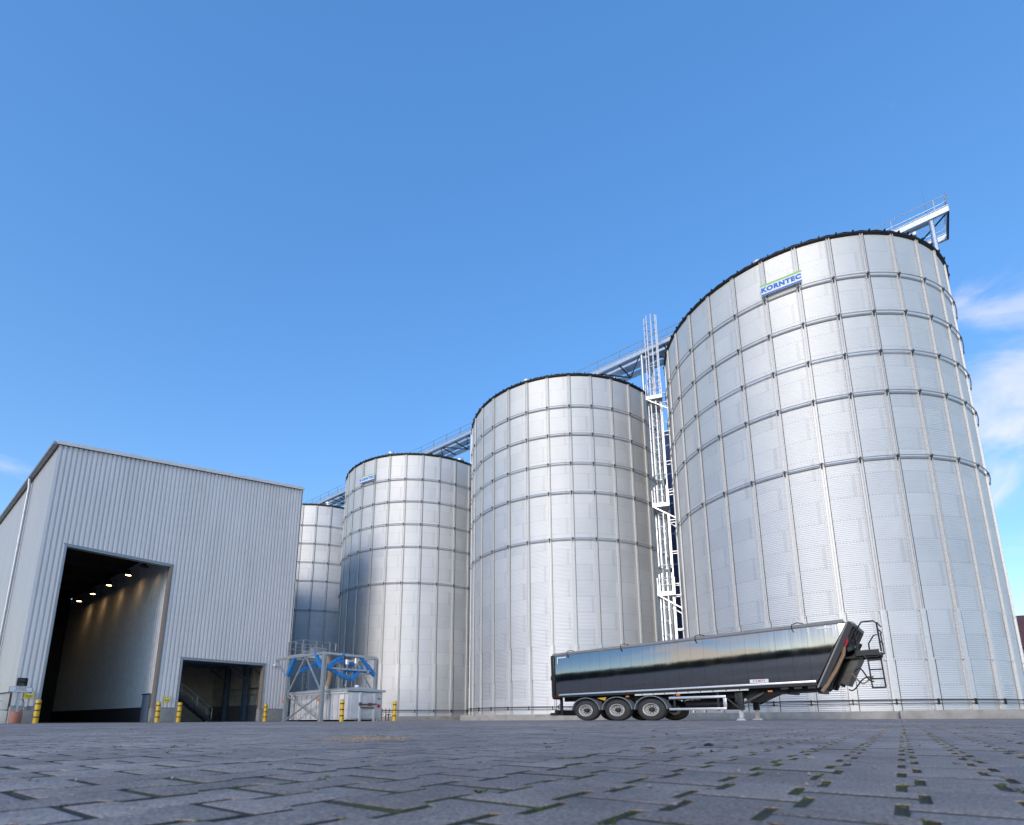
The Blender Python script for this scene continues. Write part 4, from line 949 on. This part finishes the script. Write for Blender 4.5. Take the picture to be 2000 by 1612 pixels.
# ------------------------------------------------------------------ TRAILER
def trailer():
    ang = R_(-40.0); o = Vector((1.5767, 20.5, 0)); dx = Vector((math.cos(ang), math.sin(ang), 0)); o.z = -.105
    t = thing('tipper_trailer', 'long dark polished tipper semi-trailer parked on its legs in front of the silos', 'trailer', o, ang)
    # local x = forward, y = away from the camera, z up (z local = z + .105)
    Z = .105; Wd = 2.15
    def TOP(x): return 2.36 + .017*x + Z          # slight rise of the top edge
    def BOT(x): return .83 + .0125*x + Z
    xf = lambda z: 9.05 + (z - BOT(9.05))/(TOP(9.9) - BOT(9.05))*.85          # slanted front edge
    g = MB()
    poly = [(.10,BOT(.1)),(9.05,BOT(9.05)),(9.90,TOP(9.9)),(.02,TOP(0))]
    g.prism([(x, 0, z) for x, z in poly], (0, Wd, 0))
    g.f[2:] = g.f[2:]
    body = g.build('cargo_body', M['panel'], t, bevel=.012)
    # rolled tarpaulin along the top, straps
    tp = MB(); pts = [(x, .06, TOP(x)+.055) for x in [i*.5 for i in range(20)] + [9.85]]
    tp.tube(pts, [.062 + .006*math.sin(i*1.7) for i in range(len(pts))], 12); tp.prism([(0.02,.02,TOP(0)+.03),(9.88,.02,TOP(9.9)+.03),(9.88,.02,TOP(9.9)+.055),(0.02,.02,TOP(0)+.055)], (0,Wd-.04,0))
    roll = tp.build('tarpaulin', M['tarp'], t, smooth=True)
    for x in (.75, 3.05, 5.75, 8.6):
        s = MB(); z = TOP(x); s.tube([(x+.28,-.005,z+.12),(x+.12,-.03,z+.16),(x-.02,-.05,z+.12),(x-.03,-.03,z-.02),(x+.01,-.015,z-.10)], .013, 6); s.build('tarp_hook', M['black'], roll, smooth=True)
    # frame strips
    e = MB(); e.beam((.30,-.02,BOT(.3)+.025), (9.03,-.02,BOT(9.03)+.025), .035, .062); e.build('lower_rail', M['alu'], body, bevel=.008)
    e = MB(); e.beam((.05,-.012,BOT(0)-.03), (9.05,-.012,BOT(9.05)-.04), .05, .09); e.beam((.05,Wd,BOT(0)-.03), (9.05,Wd,BOT(9.05)-.04), .05, .09); e.build('sill', M['black'], body)
    e = MB(); e.beam((.06,-.022,BOT(0)-.12), (.02,-.022,TOP(0)+.03), .05, .10); e.cyl((-.06,.05,BOT(0)-.05), (-.09,.05,TOP(0)+.02), .022, 8); e.cyl((-.05,.3,.95), (-.05,.3,TOP(0)), .02, 8)
    e.box((-.10,.0,1.55), (-.02,.1,1.70)); e.build('tailgate_frame', M['black'], body)
    e = MB(); e.box((-.02,.04,BOT(0)-.05), (.08,Wd-.04,TOP(0)-.02)); e.build('tailgate', M['dark'], body)
    for x0, s in ((.24, 1), (9.62, -1)):
        c = MB(); z = TOP(x0) - .10; c.box((x0,-.016,z), (x0+s*.42,-.013,z+.045)); c.box((x0,-.016,z-.22), (x0+s*.045,-.013,z-.0005)) if s > 0 else c.box((x0-.045,-.016,z-.26), (x0,-.013,z-.0005)); c.build('contour_marking', M['board'], body)
    pl = MB(); x = 7.28; z = BOT(x)+.075; pl.box((x,-.018,z), (x+.52,-.014,z+.105)); pb = pl.build('maker_plate', M['board'], body)
    text_mesh('lettering', 'KEMPF', .095, M['red'], pb, (x+.26,-.0195,z+.053), (R_(90),0,0), bold=.001, sx=1.05, spacing=1.3, depth=.001)
    # front wall with slanted posts
    f = MB()
    fb, ft = Vector((9.09, 0, BOT(9.05)-.10)), Vector((9.95, 0, TOP(9.9)))
    n_ = Vector(((ft-fb).z, 0, -(ft-fb).x)).normalized()
    def FP(k, y, d=0): v = fb.lerp(ft, k) + n_*d; return (v.x, y, v.z)
    for y in (.02, .50, .95, 1.40, 1.85, Wd-.04): f.beam(FP(0,y,.06), FP(1,y,.06), .07, .16, up=n_)
    for k in (.99, .5, .02): f.beam(FP(k,0,.05), FP(k,Wd,.05), .10, .10, up=n_)
    f.build('front_wall', M['dark'], body)
    f = MB(); f.add([FP(.98,-.01,.02), FP(1.02,-.01,.10), FP(1.02,Wd,.10), FP(.98,Wd,.02)], [(0,1,2,3)]); f.beam(FP(1.01,0,.06), FP(1.01,Wd,.06), .08, .14, up=n_); f.build('front_cap', M['tarp'], body)
    f = MB(); f.beam(FP(-.03,-.015,-.01), FP(1.0,-.015,-.01), .03, .04, up=n_); f.build('corner_post', M['tarp'], body)
    cyl = MB(); cyl.cyl(FP(.10,Wd*.50,.28), FP(.66,Wd*.50,.28), .14, 20); cyl.cyl(FP(.66,Wd*.50,.28), FP(.80,Wd*.50,.28), .10, 20); cyl.build('lift_cylinder', M['black'], t, smooth=True)
    bx = MB(); bx.beam(FP(.14,Wd*.60,.40), FP(.66,Wd*.60,.40), .85, .20, up=n_); bx.beam(FP(.665,Wd*.60,.40), FP(.69,Wd*.60,.40), .90, .24, up=n_); bx.build('cylinder_cover', M['cover'], t, bevel=.015)
    ar = MB(); ar.beam(FP(.62,.28,.16), FP(.72,.70,.24), .16, .12); ar.cyl(FP(.71,.70,.16), FP(.71,.70,.34), .12, 16); ar.build('lift_eye', M['black'], t)
    sp = MB(); sp.tube([FP(.66,.10,.14),FP(.55,.12,.20),FP(.3,.08,.20),FP(.05,.02,.16),FP(-.06,.0,.12)], .05, 8); sp.build('strap', M['strap'], t, smooth=True)
    sp = MB(); sp.tube([FP(.80,.04,.12),FP(.73,.08,.16),FP(.66,.10,.15)], .035, 8); sp.build('red_strap', M['red'], t, smooth=True)
    for y in (.20, .30): 
        sp = MB(); sp.cyl(FP(.05,y,.15), FP(.60,y,.15), .018, 8); sp.build('pipe', M['rail'], t)
    # platform and ladder on the front
    px, zt = 10.10, 1.74 + Z; y0, y1 = .62, 1.50
    pf = MB(); pf.box((px-.12,y0,zt-.05), (px+.42,y1,zt)); pf.box((px-.12,y0-.03,zt-.08), (px+.42,y0,zt+.07)); pf.box((px-.12,y1,zt-.08), (px+.42,y1+.03,zt+.07)); pf.beam((px-.95,y0+.1,zt-.10), (px+.38,y0+.1,zt-.10), .06, .05); pf.beam((px-.95,y1-.1,zt-.10), (px+.38,y1-.1,zt-.10), .06, .05)
    plat = pf.build('front_platform', M['dark'], t)
    r = MB()
    x = px + .42
    r.tube([(px-.06,y0,zt),(px-.09,y0,zt+.58),(px+.10,y0,zt+.86),(x-.04,y0,zt+.86),(x+.03,y0,zt+.78),(x+.05,y0,zt)], .021, 8)
    r.tube([(px+.12,y1,zt),(px+.12,y1,zt+.34),(px+.26,y1,zt+.56),(x+.02,y1,zt+.62),(x+.04,y1,zt)], .019, 8)
    for z in (.30,.62,.80): r.cyl((x+.045,y0,zt+z), (x+.045,y1,zt+z), .018, 8)
    r.build('guard_rail', M['black'], plat, smooth=True)
    lad = MB()
    lx0, lx1 = px + .14, px + .44
    lad.tube([(lx0-.10,y0-.02,zt-.05),(lx0,y0-.02,zt-.22),(lx0+.02,y0-.02,zt-.98)], .019, 8); lad.tube([(lx1+.06,y0-.02,zt-.05),(lx1,y0-.02,zt-.22),(lx1+.02,y0-.02,zt-.98)], .019, 8)
    for z in (-.22,-.48,-.73,-.97): lad.cyl((lx0+.01,y0-.02,zt+z), (lx1+.01,y0-.02,zt+z), .019, 8)
    lad.build('access_ladder', M['black'], plat, smooth=True)
    for k in range(3):
        h = MB(); a = Vector(FP(.38-.12*k, .75, .52)); b = Vector((px+.20, y0+.05, zt-.70-.03*k)); pts = []
        for i in range(17):
            s = i/16; v = a.lerp(b, s); v.z += .15*math.sin(s*5.2+k*1.9)*(1-.25*s); v.y += .10*math.sin(s*6+k); pts.append(v)
        h.tube(pts, .018, 8); h.build('air_hose', M['strap'] if k == 1 else M['black'], t, smooth=True)
    # chassis
    c = MB()
    for y in (.62, Wd-.62):
        c.prism([(.15,y-.06,.62+Z),(6.9,y-.06,.60+Z),(7.3,y-.06,.70+Z),(9.15,y-.06,.76+Z),(9.15,y-.06,.88+Z),(.15,y-.06,.80+Z)], (0,.12,0))
    for x in (.4,1.6,2.8,4.0,5.4,7.0,8.2,9.0): c.box((x-.05,.50,.66+Z), (x+.05,Wd-.50,.80+Z))
    c.prism([(6.95,.50,.60+Z),(7.05,.50,.46+Z),(7.28,.50,.50+Z),(7.75,.50,.70+Z),(9.1,.50,.74+Z),(9.1,.50,.84+Z),(7.0,.50,.82+Z)], (0,Wd-1.0,0))
    for x in (8.1, 8.45, 8.8): c.box((x,.02,.78+Z), (x+.2,.12,.87+Z))
    c.box((.0,.1,.18+Z), (.12,Wd-.1,.30+Z)); c.box((.08,.35,.30+Z), (.16,.45,.8+Z)); c.box((.08,Wd-.45,.30+Z), (.16,Wd-.35,.8+Z)); c.build('chassis', M['dark'], t)
    u = MB(); u.beam((.45,.08,.12+Z), (-.18,.08,.14+Z), .10, .05); u.beam((.35,.1,.12+Z), (.35,.1,.5+Z), .05, .08); u.beam((-.12,.06,.14+Z), (-.12,Wd-.06,.14+Z), .09, .10); u.tube([(.33,.0,.5+Z),(.22,.0,.44+Z),(.28,.0,.34+Z)], .02, 8); u.build('underrun_bar', M['black'], t)
    ch = MB(); ch.beam((3.48,-.01,.765+Z), (7.22,-.01,.815+Z), .03, .055); chn = ch.build('light_channel', M['white'], t)
    m = MB()
    for i in range(9): x = 3.75 + i*.40; m.box((x,-.031,.755+Z+.0134*(x-3.48)), (x+.03,-.026,.785+Z+.0134*(x-3.48)))
    m.build('channel_studs', M['dark'], chn)
    # wheels: vertical radius vs along-body radius as the yard photograph shows them
    def wheel(x, y, s):
        zc = .262 + Z; rh, rv = .505, .367
        w = thing('wheel', '', '', (x, y, zc), 0); w.parent = t
        for k in ('label', 'category'):
            if k in w: del w[k]
        def ell(g): g.scale(lambda v: Vector((v.x*rh/.5, v.y, v.z*rv/.5)))
        g = MB(); hw = .17
        g.lathe([(.29,-hw*.85),(.30,-hw),(.40,-hw*1.02),(.465,-hw*.9),(.492,-hw*.72),(.5,-hw*.45),(.5,hw*.45),(.492,hw*.72),(.465,hw*.9),(.40,hw*1.02),(.30,hw),(.29,hw*.85)], 48, axis=(0,s,0)); ell(g); g.build('tyre', M['rubber'], w, smooth=True)
        g = MB()
        for k in range(3): r0 = .36 + .035*k; g.lathe([(r0,hw*1.03),(r0+.01,hw*1.03)], 48, axis=(0,s,0))
        g = MB(); g.lathe([(.295,hw*.98),(.285,hw*1.03),(.262,hw*1.0),(.248,hw*.6),(.245,-hw*.1)], 48, axis=(0,s,0)); ell(g); rm = g.build('rim', M['rim'], w, smooth=True)
        g = MB(); g.lathe([(.246,hw*.0),(.215,hw*.12),(.20,hw*.28),(.125,hw*.30),(.10,hw*.22)], 40, axis=(0,s,0)); ell(g); g.build('wheel_disc', M['rim'], rm, smooth=True)
        g = MB(); g.lathe([(.105,hw*.2),(.10,hw*.75),(.085,hw*.92),(.001,hw*.98)], 24, axis=(0,s,0)); ell(g); g.build('hub', M['dark'], rm, smooth=True)
        g = MB()
        for k in range(10):
            a = 2*math.pi*k/10; c0 = Vector((.158*math.cos(a), s*hw*.27, .158*math.sin(a))); g.cyl(c0, c0 + Vector((0,s*.05,0)), .019, 8)
        ell(g); g.build('wheel_nuts', M['dark'], rm)
    for x in (1.46, 2.75, 4.03):
        wheel(x, .17, -1); wheel(x, Wd-.17, 1)
        a = MB(); a.cyl((x,.2,.262+Z), (x,Wd-.2,.262+Z), .06, 12); a.build('axle', M['dark'], t)
        for y in (-.02, Wd-.34):
            fd = MB(); n = 18; vs = []
            for i in range(n+1):
                th = R_(2 + 176*i/n)
                for (k, dz) in ((1.0, 0), (1.045, 0)):
                    for yy in (y, y+.36): vs.append((x - .575*k*math.cos(th), yy, .262+Z + .445*k*math.sin(th)))
            fs = []
            for i in range(n):
                b, e_ = i*4, i*4+4
                fs += [(b,b+1,e_+1,e_), (b+2,e_+2,e_+3,b+3), (b,e_,e_+2,b+2), (b+1,b+3,e_+3,e_+1)]
            fs += [(0,2,3,1), (n*4,n*4+1,n*4+3,n*4+2)]
            fd.add(vs, fs); fd.build('mudguard', M['flashing'] if y < 0 else M['black'], t, smooth=True)
    k = MB(); k.prism([(1.93,.05,.70+Z),(2.30,.05,.72+Z),(2.26,.05,.60+Z)], (0,.04,0)); k.build('wheel_chock', M['yellow'], t)
    for x in (3.12, 4.95, 7.75):
        k = MB(); k.box((x,.0,.70+Z+(.02 if x > 7 else 0)), (x+.12,.04,.745+Z+(.02 if x > 7 else 0))); k.build('side_marker', M['orange'], t)
    sg = MB(); x0, x1 = 4.70, 6.54
    sg.box((x0,-.035,.585+Z), (x1,.0,.665+Z)); sg.box((x0,-.035,.225+Z), (x1,.0,.30+Z)); sg.box((x1-.09,-.036,.301+Z), (x1+.01,.001,.584+Z)); s1 = sg.build('side_guard', M['alu'], t, bevel=.012)
    sg = MB(); sg.box((x0+.15,.0,.2+Z), (x0+.21,.05,.75+Z)); sg.box((x1-.28,.0,.2+Z), (x1-.22,.05,.75+Z)); sg.beam((x1-.05,.03,.62+Z), (6.98,.05,.20+Z), .05, .05); sg.build('guard_bracket', M['dark'], t)
    tk = MB(); tk.cyl((5.0,.75,.42+Z), (6.3,.75,.42+Z), .15, 16); tk.box((5.2,Wd-.7,.25+Z), (6.4,Wd-.15,.6+Z)); tk.build('air_tank', M['black'], t, bevel=.01)
    for y in (.22, Wd-.30):
        l = MB(); l.box((6.80,y-.07,.22+Z), (6.98,y+.07,.80+Z)); l.box((6.74,y-.05,.45+Z), (6.80,y+.05,.78+Z)); l.beam((7.0,y,.42+Z), (7.55,y+.15,.72+Z), .05, .07); lg = l.build('landing_leg', M['dark'], t, bevel=.008)
        l = MB(); l.box((6.835,y-.05,-.03+Z), (6.945,y+.05,.22+Z)); l.prism([(6.74,y-.10,-.105+Z),(7.04,y-.10,-.105+Z),(6.97,y-.10,-.04+Z),(6.81,y-.10,-.04+Z)], (0,.20,0)); l.build('leg_foot', M['alu'], lg)
    # spare bits between the axles and rear lamp
    q = MB(); q.box((-.02,.06,.70+Z), (.04,.5,.80+Z)); q.build('tail_lamp', M['red'], t)
    q = MB(); q.box((.30,-.04,BOT(.3)-.01), (.36,-.025,BOT(.3)+.05)); q.build('side_marker', M['orange'], t)
trailer()

# ------------------------------------------------------------------ stakes at the foot of the third silo
for i in range(5):
    p, q = -33.6 + i*.42, 24.9 + .1*(i % 2)
    g = MB(); g.beam((0,0,0), (.06*(-1)**i,.02,.95), .05, .04); g.beam((-.10,0,.45), (.25,0,.5), .03, .05)
    tag(g.build('wooden_stake', M['rust'], loc=PQ(p, q, gpq(p, q)-.05), rotz=ALPHA), 'short brown wooden stake leaning against the silo footing right of the skip', 'stake', 'stakes beside the skip')

# ------------------------------------------------------------------ house at the right edge
def house():
    t = thing('house', 'white rendered house with dark red tiled roof at the right edge of the view', 'house', (37.9, 41.0, gz(38, 41)), R_(-20))
    g = MB(); g.box((0,0,-.3), (14,9,5.4)); g.build('wall', M['house_wall'], t)
    r = MB(); r.prism([(-.7,-.8,5.15),(-.7,4.5,8.3),(-.7,9.8,5.15),(-.7,9.8,5.3),(-.7,4.5,8.5),(-.7,-.8,5.3)], (15.4,0,0)); rf = r.build('roof', M['tile'], t)
    b = MB()
    for i in range(13):
        k = i/13; b.box((-.68,-.75+5.25*k,5.33+3.12*k), (14.68,-.70+5.25*k,5.40+3.12*k))
    for i in range(60): x = -.6 + i*.255; b.beam((x,-.75,5.36), (x,4.45,8.46), .05, .05)
    b.build('tile_courses', M['tile'], rf)
    g = MB(); g.tube([(-.7,-.88,5.2),(14.7,-.88,5.2)], .09, 10); g.build('gutter', M['dark'], rf)
    for x in (2.2, 6.2, 10.2):
        w = MB(); w.box((x,-.06,1.2), (x+1.3,.0-.003,2.7)); wf = w.build('window', M['white'], t); w = MB(); w.box((x+.08,-.075,1.28), (x+1.22,-.062,2.62)); w.build('pane', M['lens'], wf)
house()

# ------------------------------------------------------------------ far wood behind the camera (seen in the polished trailer side)
def wood():
    g = MB(); r2 = random.Random(3)
    for i in range(520):
        a = R_(r2.uniform(196, 286)); d = r2.uniform(165, 215); x, y = d*math.sin(a), d*math.cos(a); h = r2.uniform(15.5, 19.5)*d/190
        w = h*r2.uniform(.20, .32); g.cyl((x,y,-.4), (x,y,h*.4), .3, 5, 1)
        for k in range(70):
            z = h*r2.uniform(.12, 1.0); rr = w*(1.08 - (z/h)**1.4)*r2.uniform(.3, 1.05); b = r2.uniform(0, 6.28); s = r2.uniform(.9, 2.3)
            c = Vector((x + rr*math.cos(b), y + rr*math.sin(b), z)); u = Vector((r2.gauss(0,1), r2.gauss(0,1), r2.gauss(0,.6))).normalized(); v = u.orthogonal().normalized()
            g.add([c-u*s, c-v*s*.7, c+u*s, c+v*s*.7], [(0,1,2,3)])
    tag(g.build('forest', [M['leaf'], M['bark']]), 'distant dark wood across the yard mirrored in the trailer side', 'forest', kind='stuff')
wood()
